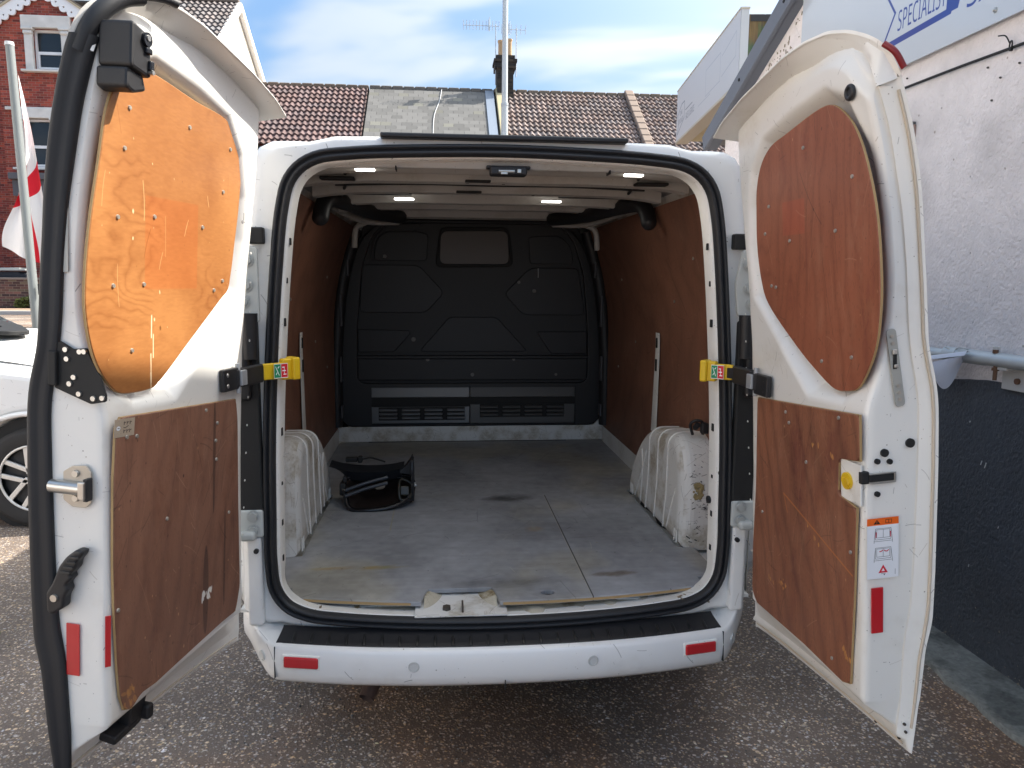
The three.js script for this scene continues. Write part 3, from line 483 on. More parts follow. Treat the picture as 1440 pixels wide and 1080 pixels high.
// bumper with step pad
{
  const zb = (x) => 0.172 - 0.078 * Math.pow(Math.abs(x) / 0.72, 2.3) - 0.13 * Math.pow(Math.max(0, Math.abs(x) - 0.72) / 0.14, 1.6);
  const yt = (x) => 0.452 + 0.05 * sstep(0.735, 0.85, Math.abs(x));
  const X = (a) => (a - 0.5) * 1.73;
  const prof = [[-0.14, 0.025], [-0.012, 0.012], [0, 0.004], [0.006, -0.006], [0.012, -0.04], [0.01, -0.075], [0.002, -0.1], [-0.014, -0.116], [-0.05, -0.13], [-0.14, -0.15]];
  const bump = mesh('bumper', grid((a, b) => { const [dz, dy] = prof[Math.round(b * (prof.length - 1))], x = X(a), e = sstep(0.74, 0.865, Math.abs(x)); return V(x, yt(x) + dy + 0.03 * e * (b > 0.5 ? 1 : 0), zb(x) + dz * (1 - 0.3 * e)); }, 90, prof.length - 1), M.paint, van);
  const zback = (x) => zr(x, 0.49) + 0.004;
  const pad = mesh('step_pad', [grid((a, b) => { const x = lerp(-1, 1, a) * lerp(0.715, 0.727, b); return V(x, lerp(0.483, 0.457, Math.pow(b, 0.7)) + 0.006 + (b > 0.99 ? -0.012 : 0), lerp(zback(x), zb(x) - 0.004, b)); }, 60, 10)], M.black, van);
  const ribs = []; for (let i = -12; i <= 12; i++) { const x = i * 0.056; const z0 = zback(x) + 0.02, z1 = zb(x) - 0.018; ribs.push(box(0.012, 0.01, z1 - z0, x, 0.469, (z0 + z1) / 2, 0.004, 0.2)); ribs.push(cyl(0.006, 0.006, 0.012, x, 0.462, z1 - 0.004, 8)); }
  mesh('tread_rib', ribs, std(L(0.02), 0.35), pad);
  mesh('panel_gap', [-1, 1].map((s) => box(0.0025, 0.1, 0.02, s * 0.728, 0.405, zb(0.728) + 0.002, 0, -0.1)), M.blackMatt, bump);
  mesh('panel_gap', box(0.003, 0.03, 0.012, -0.005, 0.345, zb(0) + 0.006), M.blackMatt, bump);
  for (const s of [-1, 1]) { const x = s * 0.642, a = s * 0.19; const r = mesh('reflector', box(0.112, 0.036, 0.014, x, 0.415, zb(x) + 0.012, 0.006, -0.06, a), M.red, bump); mesh('reflector_bezel', box(0.124, 0.047, 0.01, x, 0.415, zb(x) + 0.009, 0.005, -0.06, a), M.paintIn, bump); }
  for (const x of [-0.775, -0.29, 0.275, 0.775]) { const g = new THREE.TorusGeometry(0.0155, 0.0022, 8, 24), a = (zb(x + 0.01) - zb(x - 0.01)) / 0.02; g.rotateY(-Math.atan(a)); mesh('parking_sensor', [g.translate(x, 0.413, zb(x) + 0.013), cyl(0.0125, 0.0125, 0.006, 0, 0, 0, 18, Math.PI / 2).rotateY(-Math.atan(a)).translate(x, 0.413, zb(x) + 0.011)], std(L(0.62, 0.62, 0.6), 0.4), bump); }
}
// floor board: grey phenolic ply cut round the arches and the latch
const floorTex = canvasTex(1024, 1536, (x, w, h) => {
  put(x, w, h, (u, v) => {
    const a = fbm(u * 7, v * 10, 5, 3), b = fbm(u * 9, v * 160, 3, 7), c = fbm(u * 60, v * 80, 3, 11), br = sstep(0.5, 0.72, fbm(u * 5 + 3, v * 6, 4, 19));
    const k = 132 + 52 * a + 13 * (b - 0.5) + 24 * (c - 0.5); return [k * (0.98 + 0.05 * br), k * (0.99 + 0.02 * br), k * (1.01 - 0.06 * br)];
  });
  const r = mulberry(33), X = (m) => ((m + 0.95) / 1.9) * w, Y = (z) => (1 - (z + 2.7) / 2.9) * -h + h;
  scratch(x, r, 260, w, h, 130, ['rgba(190,185,170,0.16)', 'rgba(20,20,22,0.25)', 'rgba(200,190,160,0.2)'], [0.5, 1.5], [0.3, 3]); scratch(x, r, 90, w, h, 40, ['rgba(215,205,180,0.4)', 'rgba(15,15,16,0.4)'], [0.6, 1.4]);
  specks(x, r, 900, w, h, 1.7, ['rgba(205,200,185,0.45)', 'rgba(20,18,16,0.5)', 'rgba(150,130,80,0.4)']);
  const P = (px, pz) => [((px + 0.95) / 1.9) * w, ((-pz + 0.2) / 2.9) * h];
  const line = (pts, c, lw) => { x.strokeStyle = c; x.lineWidth = lw; x.beginPath(); pts.forEach(([a, b], i) => (i ? x.lineTo(...P(a, b)) : x.moveTo(...P(a, b)))); x.stroke(); };
  line([[0.3, 0.1], [0.3, -1.22]], 'rgba(205,195,165,0.35)', 2); line([[0.304, 0.1], [0.304, -1.22]], 'rgba(15,14,13,0.7)', 2); line([[-0.42, -0.72], [-0.42, -1.15]], 'rgba(170,160,120,0.5)', 3); line([[-0.9, -1.22], [0.9, -1.24]], 'rgba(150,145,130,0.25)', 3);
  for (const [a, b, ra, rb, c] of [[0.13, -1.18, 0.14, 0.06, 'rgba(18,18,20,0.5)'], [0.42, -0.18, 0.09, 0.025, 'rgba(70,55,25,0.5)'], [0.02, -0.12, 0.2, 0.05, 'rgba(30,26,24,0.3)'], [-0.42, -0.3, 0.1, 0.02, 'rgba(150,130,60,0.45)'], [-0.6, -0.3, 0.1, 0.02, 'rgba(150,130,60,0.35)'], [0.19, -0.7, 0.05, 0.04, 'rgba(150,140,90,0.3)']]) { for (let i = 0; i < 60; i++) { x.fillStyle = c.replace(/[\d.]+\)$/, (m) => (parseFloat(m) * 0.09).toFixed(3) + ')'); const q = r() * 6.3, d = Math.sqrt(r()) * 0.75, [X2, Y2] = P(a + Math.cos(q) * d * ra, b + Math.sin(q) * d * rb); x.beginPath(); x.ellipse(X2, Y2, (ra * w * 0.4 * (0.3 + r())) / 1.9, (rb * h * 0.5 * (0.3 + r())) / 2.9, r() * 0.6, 0, 6.3); x.fill(); } }
});
{
  const f = new THREE.Shape(); // x, -z
  const fr = (x) => -(0.032 - 0.085 * Math.pow(x / 0.7, 2)); // rear edge bows towards the bumper
  f.moveTo(-0.86, 2.53); f.lineTo(-0.86, 1.3); f.lineTo(-0.735, 1.29); f.lineTo(-0.735, 0.44); f.lineTo(-0.8, 0.43); f.lineTo(-0.8, 0.14); f.lineTo(-0.712, 0.13); f.lineTo(-0.712, 0.08); f.quadraticCurveTo(-0.71, fr(0.68) + 0.005, -0.66, fr(0.66));
  for (let i = 1; i <= 8; i++) { const x = lerp(-0.66, -0.27, i / 8); f.lineTo(x, fr(x)); }
  f.quadraticCurveTo(-0.26, 0.075, -0.245, 0.085); f.lineTo(-0.035, 0.085); f.quadraticCurveTo(-0.02, 0.075, -0.012, fr(0));
  for (let i = 1; i <= 10; i++) { const x = lerp(-0.012, 0.66, i / 10); f.lineTo(x, fr(x)); }
  f.quadraticCurveTo(0.71, fr(0.68) + 0.005, 0.712, 0.08); f.lineTo(0.712, 0.13); f.lineTo(0.8, 0.14); f.lineTo(0.8, 0.43); f.lineTo(0.735, 0.44); f.lineTo(0.735, 1.29); f.lineTo(0.87, 1.3); f.lineTo(0.87, 2.53); f.closePath();
  const hole = new THREE.Path(); hole.absellipse(0.155, 0.03, 0.024, 0.02, 0, 6.283); f.holes.push(hole);
  const g = extrude(f, 0.012, 0.002, 1, 8); g.rotateX(-Math.PI / 2); g.scale(1, 1, 1); g.translate(0, FLOOR - 0.012, 0);
  { const q = g.toNonIndexed ? (g.index ? g.toNonIndexed() : g) : g, p = q.attributes.position, uv = new Float32Array(p.count * 2); for (let i = 0; i < p.count; i++) { uv[2 * i] = (p.getX(i) + 0.95) / 1.9; uv[2 * i + 1] = 1 - (0.2 - p.getZ(i)) / 2.9; } q.setAttribute('uv', new THREE.BufferAttribute(uv, 2)); q.userData.uv = true; mesh('floor_board', q, std(L(1), 0.62, { map: floorTex, bumpMap: floorTex, bumpScale: 0.0012 }), van); }
  // exposed raw ply on the rear edge
  const edge = []; for (let i = 0; i < 26; i++) { const a = lerp(-0.66, 0.66, i / 26), b = lerp(-0.66, 0.66, (i + 1) / 26); if (b > -0.27 && a < 0) continue; const x = (a + b) / 2; edge.push(box(b - a + 0.001, 0.008, 0.003, x, FLOOR - 0.0065, -fr(x) + 0.0005, 0, 0, Math.atan2(-fr(a) + fr(b), b - a) )); }
  each('board_edge', edge, M.plyEdge, van);
  mesh('load_floor', [box(1.72, 0.01, 2.55, 0, FLOOR - 0.03, -1.3), box(0.3, 0.004, 0.2, -0.14, FLOOR - 0.0235, -0.02)], M.paintWorn, van);
  // latch plate in the notch
  const lp = mesh('latch_recess', [grid((a, b) => { const x = lerp(-0.262, -0.018, a), z = lerp(-0.1, 0.045, b); const d = Math.min(a, 1 - a, 1.2 * (1 - b) + 0.02) * 3.2; return V(x, FLOOR - 0.024 + 0.022 * (1 - sstep(0, 1, d)) - 0.03 * b * b, z); }, 24, 16)], M.sill, van);
  mesh('latch_bolt', [cyl(0.016, 0.014, 0.02, -0.187, FLOOR - 0.02, 0.03, 6), cyl(0.018, 0.018, 0.006, -0.187, FLOOR - 0.026, 0.03, 16), box(0.006, 0.03, 0.05, -0.135, FLOOR - 0.014, 0.035, 0.002)], std(L(0.1, 0.085, 0.07), 0.6, { metalness: 0.5 }), lp);
  // crumpled white sill lip between board and seal
  mesh('sill_lip', [grid((a, b) => { const x = lerp(-0.7, 0.7, a), w = sstep(0.45, 0.6, fbm(a * 26, 3, 2, 5)); return V(x, lerp(FLOOR - 0.024, 0.519, b) + 0.008 * w * Math.sin(b * 3.1), lerp(-0.12, zr(x, 0.49) - 0.006, b) + 0.0); }, 120, 8)], M.sill, van);
  mesh('wear_debris', (() => { const r = mulberry(4), o = []; for (let i = 0; i < 46; i++) { const s = r() < 0.5 ? -1 : 1; o.push(box(0.006 + r() * 0.012, 0.004, 0.005 + r() * 0.01, s * (0.6 + r() * 0.1), 0.528 + r() * 0.01, -0.03 + r() * 0.05, 0.001, r() * 3, r() * 3)); } return o; })(), std(L(0.24, 0.19, 0.13), 0.9), van);
}
// wheel arches
for (const s of [-1, 1]) {
  const sh = new THREE.Shape(); sh.moveTo(-0.43, 0.545); sh.lineTo(-0.42, 0.74); sh.quadraticCurveTo(-0.415, 0.98, -0.56, 0.995); sh.lineTo(-0.84, 0.965); sh.quadraticCurveTo(-0.98, 0.945, -1.09, 0.86); sh.quadraticCurveTo(-1.24, 0.74, -1.275, 0.62); sh.lineTo(-1.28, 0.545); sh.closePath();
  const g = new THREE.ExtrudeGeometry(sh, { depth: 0.12, bevelEnabled: true, bevelThickness: 0.055, bevelSize: 0.055, bevelOffset: -0.055, bevelSegments: 6, curveSegments: 16 });
  g.rotateY(-Math.PI / 2); // x -> z, depth -> -x
  g.translate(0.912, 0, 0);
  // after rotateY(-90deg): shape x becomes z
  const arch = mesh('wheel_arch', s > 0 ? g : mirrorX(g), M.paintWorn, van);
  const X = s * 0.7365, rib = [];
  const over = (z, y1) => { const pts = [V(X, 0.575, z - 0.03), V(X, 0.76, z), V(X, y1 - 0.075, z + 0.006)]; for (let k = 0; k <= 5; k++) { const q = (k / 5) * 1.571; pts.push(V(s * (0.79 - 0.0545 * Math.cos(q)), y1 - 0.055 + 0.0545 * Math.sin(q), z + 0.01)); } pts.push(V(s * 0.88, y1, z + 0.012)); rib.push(tube(pts, 0.0042, 40, 7)); };
  over(-0.62, 0.989); over(-0.76, 0.974); over(-0.9, 0.957);
  rib.push(tube([V(X, 0.58, -1.02), V(X, 0.74, -1.0), V(X, 0.83, -1.02)], 0.004, 10, 6), tube([V(X, 0.58, -1.12), V(X, 0.7, -1.03), V(X, 0.84, -0.94)], 0.004, 10, 6), tube([V(X, 0.59, -0.6), V(X, 0.7, -0.54), V(X, 0.77, -0.5)], 0.004, 10, 6));
  for (const z of [-0.49, -0.46, -1.17, -1.2]) rib.push(tube([V(X, 0.57, z), V(X, 0.62, z)], 0.004, 4, 6));
  rib.push(tube([V(s * 0.9, 0.83, -0.437), V(s * 0.82, 0.84, -0.434), V(s * 0.765, 0.82, -0.45), V(X, 0.78, -0.5)], 0.003, 16, 6));
  mesh('pressed_rib', rib, M.paintIn, arch);
  if (s > 0) {
    const r = mulberry(21), gl = []; for (let i = 0; i < 46; i++) { const a = r() * 6.3, d = Math.sqrt(r()); gl.push(new THREE.SphereGeometry(0.003 + 0.007 * r(), 7, 5).scale(1, 1, 0.25).translate(0.805 + Math.cos(a) * d * 0.02, 0.79 + Math.sin(a) * d * 0.04, -0.4185)); }
    mesh('dried_glue', gl, std(L(0.34, 0.27, 0.13), 0.85), arch);
    const sc = []; for (let i = 0; i < 150; i++) { const cl = i < 60; const x = cl ? 0.82 + r() * 0.07 : 0.77 + r() * 0.12, y = cl ? 0.71 + r() * 0.03 : 0.58 + r() * 0.36; sc.push(box(0.003 + r() * r() * 0.022, 0.001 + r() * r() * 0.004, 0.0012, x, y, -0.4195, 0.0004, 0, 0, (r() - 0.5) * 1.6)); }
    stuff(mesh('scuff_mark', sc, std(L(0.05), 0.8), arch));
    mesh('loom_clip', [tube([V(0.8, 1.0, -0.5), V(0.79, 1.045, -0.5), V(0.82, 1.06, -0.49), V(0.85, 1.03, -0.5), V(0.84, 1.0, -0.5)], 0.006, 20, 6), box(0.03, 0.045, 0.03, 0.84, 1.03, -0.48, 0.008), cyl(0.012, 0.012, 0.03, 0.815, 1.035, -0.5, 10, 1)], M.black, arch);
  }
}
// ply side linings
const plyTex = (seed, c0, c1, dark, extra, W = 768, H = 1024, gs = 1) => canvasTex(W, H, (x, w, h) => {
  put(x, w, h, (u, v) => {
    const wx = fbm(u * 3 * gs, v * 2.2 * gs, 4, seed), wy = fbm(u * 5 * gs + 7, v * 5 * gs, 3, seed + 5), q = u * 4 * gs + 2.4 * wx + 0.5 * wy + 1.3 * Math.sin(v * 2.2 * gs + 2 * wx);
    const band = Math.abs(mod(q * 2.6, 1) - 0.5) * 2, fine = fbm(u * 130, v * 12, 3, seed + 9), pores = hash(Math.floor(u * w * 0.7), Math.floor(v * h * 0.22), seed) > 0.93 ? 1 : 0, blot = fbm(u * 4, v * 5, 5, seed + 15);
    const t = clamp(0.5 * Math.pow(band, 2.5) * dark + 0.42 * fine * dark + 0.6 * (blot - 0.3)); const k = 1 - 0.16 * pores * dark;
    return [lerp(c0[0], c1[0], t) * k, lerp(c0[1], c1[1], t) * k, lerp(c0[2], c1[2], t) * k];
  });
  extra?.(x, w, h, mulberry(seed + 1));
});
const wearMarks = (n) => (x, w, h, r) => { for (let i = 0; i < n / 2; i++) { const px = r() * w, py = r() * h, R = 14 + r() * 70, lite = r() < 0.5; for (let k = 0; k < 22; k++) { x.fillStyle = lite ? 'rgba(196,160,132,0.035)' : 'rgba(34,20,16,0.026)'; const q = r() * 6.3, d = R * Math.sqrt(r()); x.beginPath(); x.ellipse(px + Math.cos(q) * d * 0.6, py + Math.sin(q) * d, R * 0.3 * r(), R * 0.5 * r(), r() * 0.5, 0, 6.3); x.fill(); } } scratch(x, r, n, w, h, 60, ['rgba(205,170,140,0.4)', 'rgba(38,22,16,0.4)'], [0.5, 1.3], [0.4, 3]); x.lineCap = 'round'; scratch(x, r, n, w, h, 110, ['rgba(190,140,110,0.3)', 'rgba(40,24,18,0.4)', 'rgba(210,180,150,0.25)'], [0.5, 1.6], [1.4, 1.6]); specks(x, r, n * 2, w, h, 2.0, ['rgba(215,170,120,0.55)', 'rgba(40,25,20,0.5)', 'rgba(190,150,120,0.4)']); };
const sidePly = std(L(1), 0.55, { map: plyTex(301, [146, 100, 78], [100, 68, 53], 0.5, wearMarks(170), 1024, 1024, 0.8) });
const wallX = (y) => 0.872 - 0.15 * Math.pow(clamp((y - 1.25) / 0.72), 2);
const wallGrid = (s, z0, z1, y0, y1, inset = 0, na = 20, nb = 16) => { const g = grid((a, b) => { const y = lerp(typeof y0 === 'function' ? y0(a) : y0, typeof y1 === 'function' ? y1(a) : y1, b); return V(s * (wallX(y) - inset), y, lerp(z0, z1, a)); }, na, nb); return g; };
for (const s of [-1, 1]) {
  const g = wallGrid(s, -0.115, -2.5, (a) => (s > 0 && a < 0.6 ? 0.55 : 0.655), 1.93, 0.004); { const uv = g.attributes.uv; for (let i = 0; i < uv.count; i++) uv.setXY(i, uv.getX(i) * 1.0, uv.getY(i) * 0.9); g.userData.uv = true; }
  mesh('side_lining', g, sidePly, van, true);
  mesh('inner_side', [wallGrid(s, -0.1, -2.56, 0.5, 2.0, -0.012)], M.paintWorn, van);
  mesh('kick_strip', [wallGrid(s, -1.2, -2.5, 0.54, 0.66, 0.008, 4, 2)], M.paintIn, van);
  const st = mesh('pillar_strip', [grid((a, b) => { const y = lerp(0.86, 1.36, b), w = lerp(0.05, 0.035, b); return V(s * (wallX(y) - 0.012 - 0.004 * Math.sin(a * 3.14)), y, -1.27 + (a - 0.5) * 2 * w + 0.03 * b); }, 6, 14)], M.paintIn, van);
  each('strip_slot', [box(0.006, 0.05, 0.018, s * (wallX(1.31) - 0.018), 1.31, -1.24, 0.003), box(0.006, 0.06, 0.02, s * (wallX(1.2) - 0.018), 1.2, -1.245, 0.003)], M.blackMatt, st);
  each('screw', [[1.52, -0.95], [1.3, -0.5], [1.28, -1.7], [1.62, -1.9], [1.0, -0.3], [1.1, -2.1], [1.7, -0.6]].map(([y, z]) => cyl(0.007, 0.007, 0.004, s * (wallX(y) - 0.006), y, z, 10, 0, Math.PI / 2)), M.zinc, van);
}
// roof: skin, header and cross bows with swaged edges
{
  mesh('roof_lining', [grid((a, b) => { const x = lerp(-0.76, 0.76, a); return V(x, 2.012 - 0.05 * Math.pow(Math.abs(x) / 0.76, 4), lerp(-0.1, -2.56, b)); }, 16, 4)], std(L(0.25, 0.24, 0.23), 0.6), van);  // skin coloured darker than the bows to stand for the shadow between them
  const bow = (z, w, y, hx, thick = 0.03) => { const n = 24, rows = []; for (const [dz, dy] of [[-w / 2, 0.05], [-w / 2 + 0.006, 0.006], [-w / 2 + 0.02, 0], [-w / 2 + 0.03, 0.012], [w / 2 - 0.03, 0.012], [w / 2 - 0.02, 0], [w / 2 - 0.006, 0.006], [w / 2, 0.05]]) { const r = []; for (let i = 0; i <= n; i++) { const x = lerp(-hx, hx, i / n), e = Math.pow(Math.abs(x) / 0.74, 6); r.push(V(x, y + dy - 0.03 * e, z + dz)); } rows.push(r); } return loft(rows); };
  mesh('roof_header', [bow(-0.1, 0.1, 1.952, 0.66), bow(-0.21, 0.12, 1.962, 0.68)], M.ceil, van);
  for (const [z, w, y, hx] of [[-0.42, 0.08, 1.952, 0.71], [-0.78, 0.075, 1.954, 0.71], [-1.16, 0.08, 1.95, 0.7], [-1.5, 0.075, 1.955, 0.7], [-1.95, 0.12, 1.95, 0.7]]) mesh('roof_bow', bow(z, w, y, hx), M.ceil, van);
  const r = mulberry(6), hs = []; for (let i = 0; i < 22; i++) hs.push(cyl(0.006, 0.006, 0.004, (r() - 0.5) * 1.1, 1.9565, [-0.42, -0.78, -1.16][i % 3] + (r() - 0.5) * 0.03, 10));
  each('roof_hole', hs, M.blackMatt, van);
  each('roof_slot', [box(0.09, 0.008, 0.03, -0.07, 1.951, -0.33, 0.003), box(0.1, 0.008, 0.035, -0.09, 1.951, -0.66, 0.003), box(0.004, 0.012, 0.05, -0.34, 1.952, -0.07), box(0.004, 0.012, 0.05, 0.34, 1.952, -0.07)], M.blackMatt, van);
  each('roof_gap_shade', [-1, 1].flatMap((k) => [box(0.24, 0.012, 0.2, k * 0.55, 1.985, -0.6, 0.004), box(0.34, 0.012, 0.24, k * 0.5, 1.985, -0.97, 0.004), box(0.4, 0.012, 0.2, k * 0.46, 1.985, -1.33, 0.004), box(0.12, 0.01, 0.05, k * 0.56, 1.955, -0.36, 0.004)]), M.blackMatt, van);  // flat black boxes that paint in the shade between the bows
  mesh('wiring_loom', [tube([V(-0.6, 1.965, -0.6), V(-0.3, 1.975, -0.61), V(0.0, 1.97, -0.58), V(0.3, 1.975, -0.61), V(0.6, 1.965, -0.6)], 0.007, 40, 6), tube([V(0.43, 1.965, -0.12), V(0.5, 1.975, -0.3), V(0.55, 1.97, -0.6), V(0.6, 1.96, -0.95)], 0.006, 30, 6), tube([V(-0.44, 1.965, -0.12), V(-0.52, 1.975, -0.3), V(-0.56, 1.97, -0.6), V(-0.62, 1.96, -0.95)], 0.006, 30, 6)], M.blackMatt, van);
  const lk = mesh('door_striker', [box(0.118, 0.03, 0.05, 0.012, 1.947, -0.045, 0.008), box(0.14, 0.01, 0.03, 0.012, 1.958, -0.045, 0.004)], M.black, van); mesh('striker_bar', [cyl(0.005, 0.005, 0.05, 0.005, 1.944, -0.018, 10, 0, Math.PI / 2), box(0.022, 0.014, 0.006, -0.002, 1.941, -0.018, 0.002), box(0.012, 0.012, 0.006, 0.045, 1.945, -0.018, 0.002)], M.steel, lk);
  for (const [x, z, y, w] of [[-0.44, -0.1, 1.951, 0.062], [0.43, -0.1, 1.951, 0.062], [-0.36, -1.02, 1.957, 0.085], [0.29, -1.02, 1.957, 0.085]]) {
    const l = mesh('load_bay_lamp', box(w, 0.008, 0.02, x, y, z, 0.003), new THREE.MeshStandardMaterial({ color: 0xffffff, emissive: L(1, 0.97, 0.9), emissiveIntensity: 2.2 }), van);
    const a = new THREE.RectAreaLight(new THREE.Color(1, 0.96, 0.88), 30, w, 0.02); a.name = 'lamp_light'; a.position.set(x, y - 0.008, z); a.rotation.x = -Math.PI / 2; l.add(a);
  }
  for (const s of [-1, 1]) {
    mesh('roof_trim_cover', [tube([V(s * 0.42, 1.95, -1.9), V(s * 0.54, 1.94, -1.5), V(s * 0.63, 1.95, -1.15), V(s * 0.685, 1.945, -0.97), V(s * 0.7, 1.9, -0.92), V(s * 0.705, 1.865, -0.91)], 0.036, 30, 10), new THREE.SphereGeometry(0.036, 12, 8).translate(s * 0.705, 1.865, -0.91)], M.black, van);
    mesh('roof_brace', [tube([V(s * 0.44, 1.93, -2.0), V(s * 0.6, 1.92, -1.85), V(s * 0.745, 1.965, -1.5)], 0.016, 14, 8), tube([V(s * 0.6, 1.92, -1.85), V(s * 0.655, 1.89, -1.85), V(s * 0.67, 1.78, -1.85)], 0.016, 12, 8)], M.ceil, van);
  }
}
// bulkhead
{
  const Z = -2.55, bk = mesh('bulkhead', [plate([[-0.88, 0.66], [0.88, 0.66], [0.88, 1.3], [0.8, 1.75], [0.66, 2.0], [-0.66, 2.0], [-0.8, 1.75], [-0.88, 1.3]], 0.03, Z - 0.05)], M.black, van);
  // outer surround, proud
  const so = shapeOf([[-0.815, 0.66], [-0.86, 0.74], [-0.85, 1.24], [-0.79, 1.68], [-0.69, 1.88], [-0.57, 1.99], [0.57, 1.99], [0.69, 1.88], [0.79, 1.68], [0.85, 1.24], [0.87, 0.74], [0.81, 0.66]], 0.05);
  const hi = new THREE.Path(); const sp = shapeOf([[-0.74, 0.945], [-0.735, 1.3], [-0.7, 1.68], [-0.635, 1.88], [-0.545, 1.968], [0.545, 1.968], [0.645, 1.88], [0.72, 1.66], [0.755, 1.3], [0.76, 0.945]], 0.06).getPoints(8); hi.setFromPoints(sp.reverse()); so.holes.push(hi);
  const low = new THREE.Path(); low.setFromPoints(shapeOf([[-0.66, 0.665], [-0.66, 0.925], [0.69, 0.925], [0.69, 0.665]]).getPoints(2)); so.holes.push(low);
  mesh('surround', extrude(so, 0.03, 0.008, 2, 8).translate(0, 0, Z - 0.01), M.black, bk);
  const P = (pts, z, d, r, m = M.black) => mesh('pressed_panel', plate(pts, d, z, 0.005, r), m, bk);
  mesh('main_panel', plate([[-0.745, 0.94], [-0.738, 1.3], [-0.705, 1.68], [-0.64, 1.88], [-0.55, 1.97], [0.55, 1.97], [0.65, 1.88], [0.725, 1.66], [0.76, 1.3], [0.765, 0.94]], 0.02, Z - 0.022, 0.003, 0.05), std(L(0.02, 0.02, 0.022), 0.55), bk);
  const pm = std(L(0.017, 0.017, 0.02), 0.5);
  P([[-0.635, 1.72], [-0.625, 1.81], [-0.6, 1.875], [-0.555, 1.92], [-0.367, 1.924], [-0.32, 1.95], [-0.3, 1.967], [-0.53, 1.964], [-0.62, 1.88], [-0.655, 1.75]], Z - 0.004, 0.012, 0.03, pm);
  P([[-0.63, 1.73], [-0.61, 1.862], [-0.55, 1.912], [-0.36, 1.917], [-0.28, 1.9], [-0.29, 1.73]], Z - 0.006, 0.011, 0.03, pm);
  P([[0.66, 1.718], [0.645, 1.81], [0.62, 1.855], [0.562, 1.9], [0.43, 1.898], [0.36, 1.89], [0.37, 1.718]], Z - 0.006, 0.011, 0.03, pm);
  P([[-0.722, 1.4], [-0.7, 1.706], [-0.34, 1.704], [-0.18, 1.53], [-0.3, 1.4]], Z - 0.006, 0.014, 0.04, pm); P([[0.74, 1.388], [0.332, 1.388], [0.204, 1.525], [0.374, 1.694], [0.69, 1.696]], Z - 0.006, 0.014, 0.04, pm);
  P([[-0.345, 1.15], [-0.15, 1.375], [0.157, 1.375], [0.365, 1.15]], Z - 0.006, 0.014, 0.03, pm); P([[-0.735, 1.146], [-0.735, 1.294], [-0.404, 1.288], [-0.4, 1.264], [-0.507, 1.146]], Z - 0.006, 0.014, 0.015, pm); P([[0.755, 1.134], [0.52, 1.134], [0.418, 1.28], [0.755, 1.282]], Z - 0.006, 0.014, 0.015, pm);
  mesh('ledge', [box(1.5, 0.02, 0.05, 0.01, 1.115, Z + 0.01, 0.006), box(1.5, 0.145, 0.03, 0.01, 1.035, Z + 0.005, 0.008)], M.black, bk);
  const wf = shapeOf([[-0.24, 1.69], [-0.205, 1.945], [0.232, 1.948], [0.265, 1.698]], 0.05), wh = new THREE.Path(); wh.setFromPoints(shapeOf([[-0.21, 1.712], [-0.2, 1.918], [0.226, 1.925], [0.236, 1.715]], 0.045).getPoints(8).reverse()); wf.holes.push(wh);
  const fr = mesh('window_frame', extrude(wf, 0.02, 0.006, 2, 8).translate(0, 0, Z - 0.002), M.blackMatt, bk); mesh('window_panel', plate([[-0.22, 1.7], [-0.21, 1.93], [0.24, 1.93], [0.25, 1.7]], 0.008, Z - 0.003, 0, 0.03), std(L(0.075, 0.05, 0.038), 0.4), fr);
  each('fixing', [[-0.38, 1.23, 0.014], [-0.555, 1.757, 0.011], [0.3, 1.6, 0.01], [-0.29, 1.1, 0.012], [0.27, 1.1, 0.009], [0.0, 1.0, 0.012], [0.55, 1.0, 0.009], [0.4, 1.545, 0.012]].map(([x, y, r]) => cyl(r, r, 0.01, x, y, Z + 0.018, 14, Math.PI / 2)), std(L(0.16, 0.15, 0.14), 0.5, { metalness: 0.4 }), bk);
  mesh('square_clip', [box(0.016, 0.016, 0.012, -0.558, 1.757, Z + 0.016, 0.003)], std(L(0.5, 0.48, 0.44), 0.4), bk); mesh('hanging_tag', box(0.005, 0.06, 0.006, 0.425, 1.66, Z + 0.014), std(L(0.4), 0.5), bk);
  // under-seat boxes with louvres seen through the low opening
  const met = std(L(0.2, 0.205, 0.21), 0.32, { metalness: 0.4 }), dk = std(L(0.11, 0.108, 0.105), 0.4, { metalness: 0.3 });
  const sb = mesh('seat_box', [box(0.64, 0.075, 0.02, -0.338, 0.885, Z - 0.01, 0.004), box(0.64, 0.11, 0.02, -0.338, 0.73, Z - 0.012, 0.004)], met, bk);
  mesh('seat_box', [box(0.7, 0.075, 0.02, 0.335, 0.885, Z - 0.01, 0.004), box(0.7, 0.13, 0.02, 0.335, 0.735, Z - 0.012, 0.004)], dk, bk);
  mesh('box_void', box(1.36, 0.08, 0.02, 0.015, 0.815, Z - 0.02), M.blackMatt, bk);
  for (const [x0, n, y, m] of [[-0.61, 4, 0.74, met], [0.05, 4, 0.757, dk]]) for (let k = 0; k < n; k++) mesh('louvre', [0, 1, 2].map((i) => box(0.118, 0.013, 0.02, x0 + 0.062 + k * 0.147, y - 0.026 + i * 0.026, Z + 0.004, 0.005, 0.5)), m, sb);
  mesh('louvre_gap', [-0.61, 0.05].map((x0, j) => box(0.56, 0.085, 0.006, x0 + 0.28, j ? 0.757 : 0.74, Z - 0.003)), M.blackMatt, sb);
  mesh('kick_panel', [box(1.78, 0.1, 0.02, 0, 0.61, Z + 0.012, 0.004), ...[-1, 1].map((s) => plate([[0.8, 0.655], [0.9, 0.655], [0.9, 0.75]], 0.015, Z + 0.006, 0.002).scale(s, 1, 1))], M.paintWorn, van);
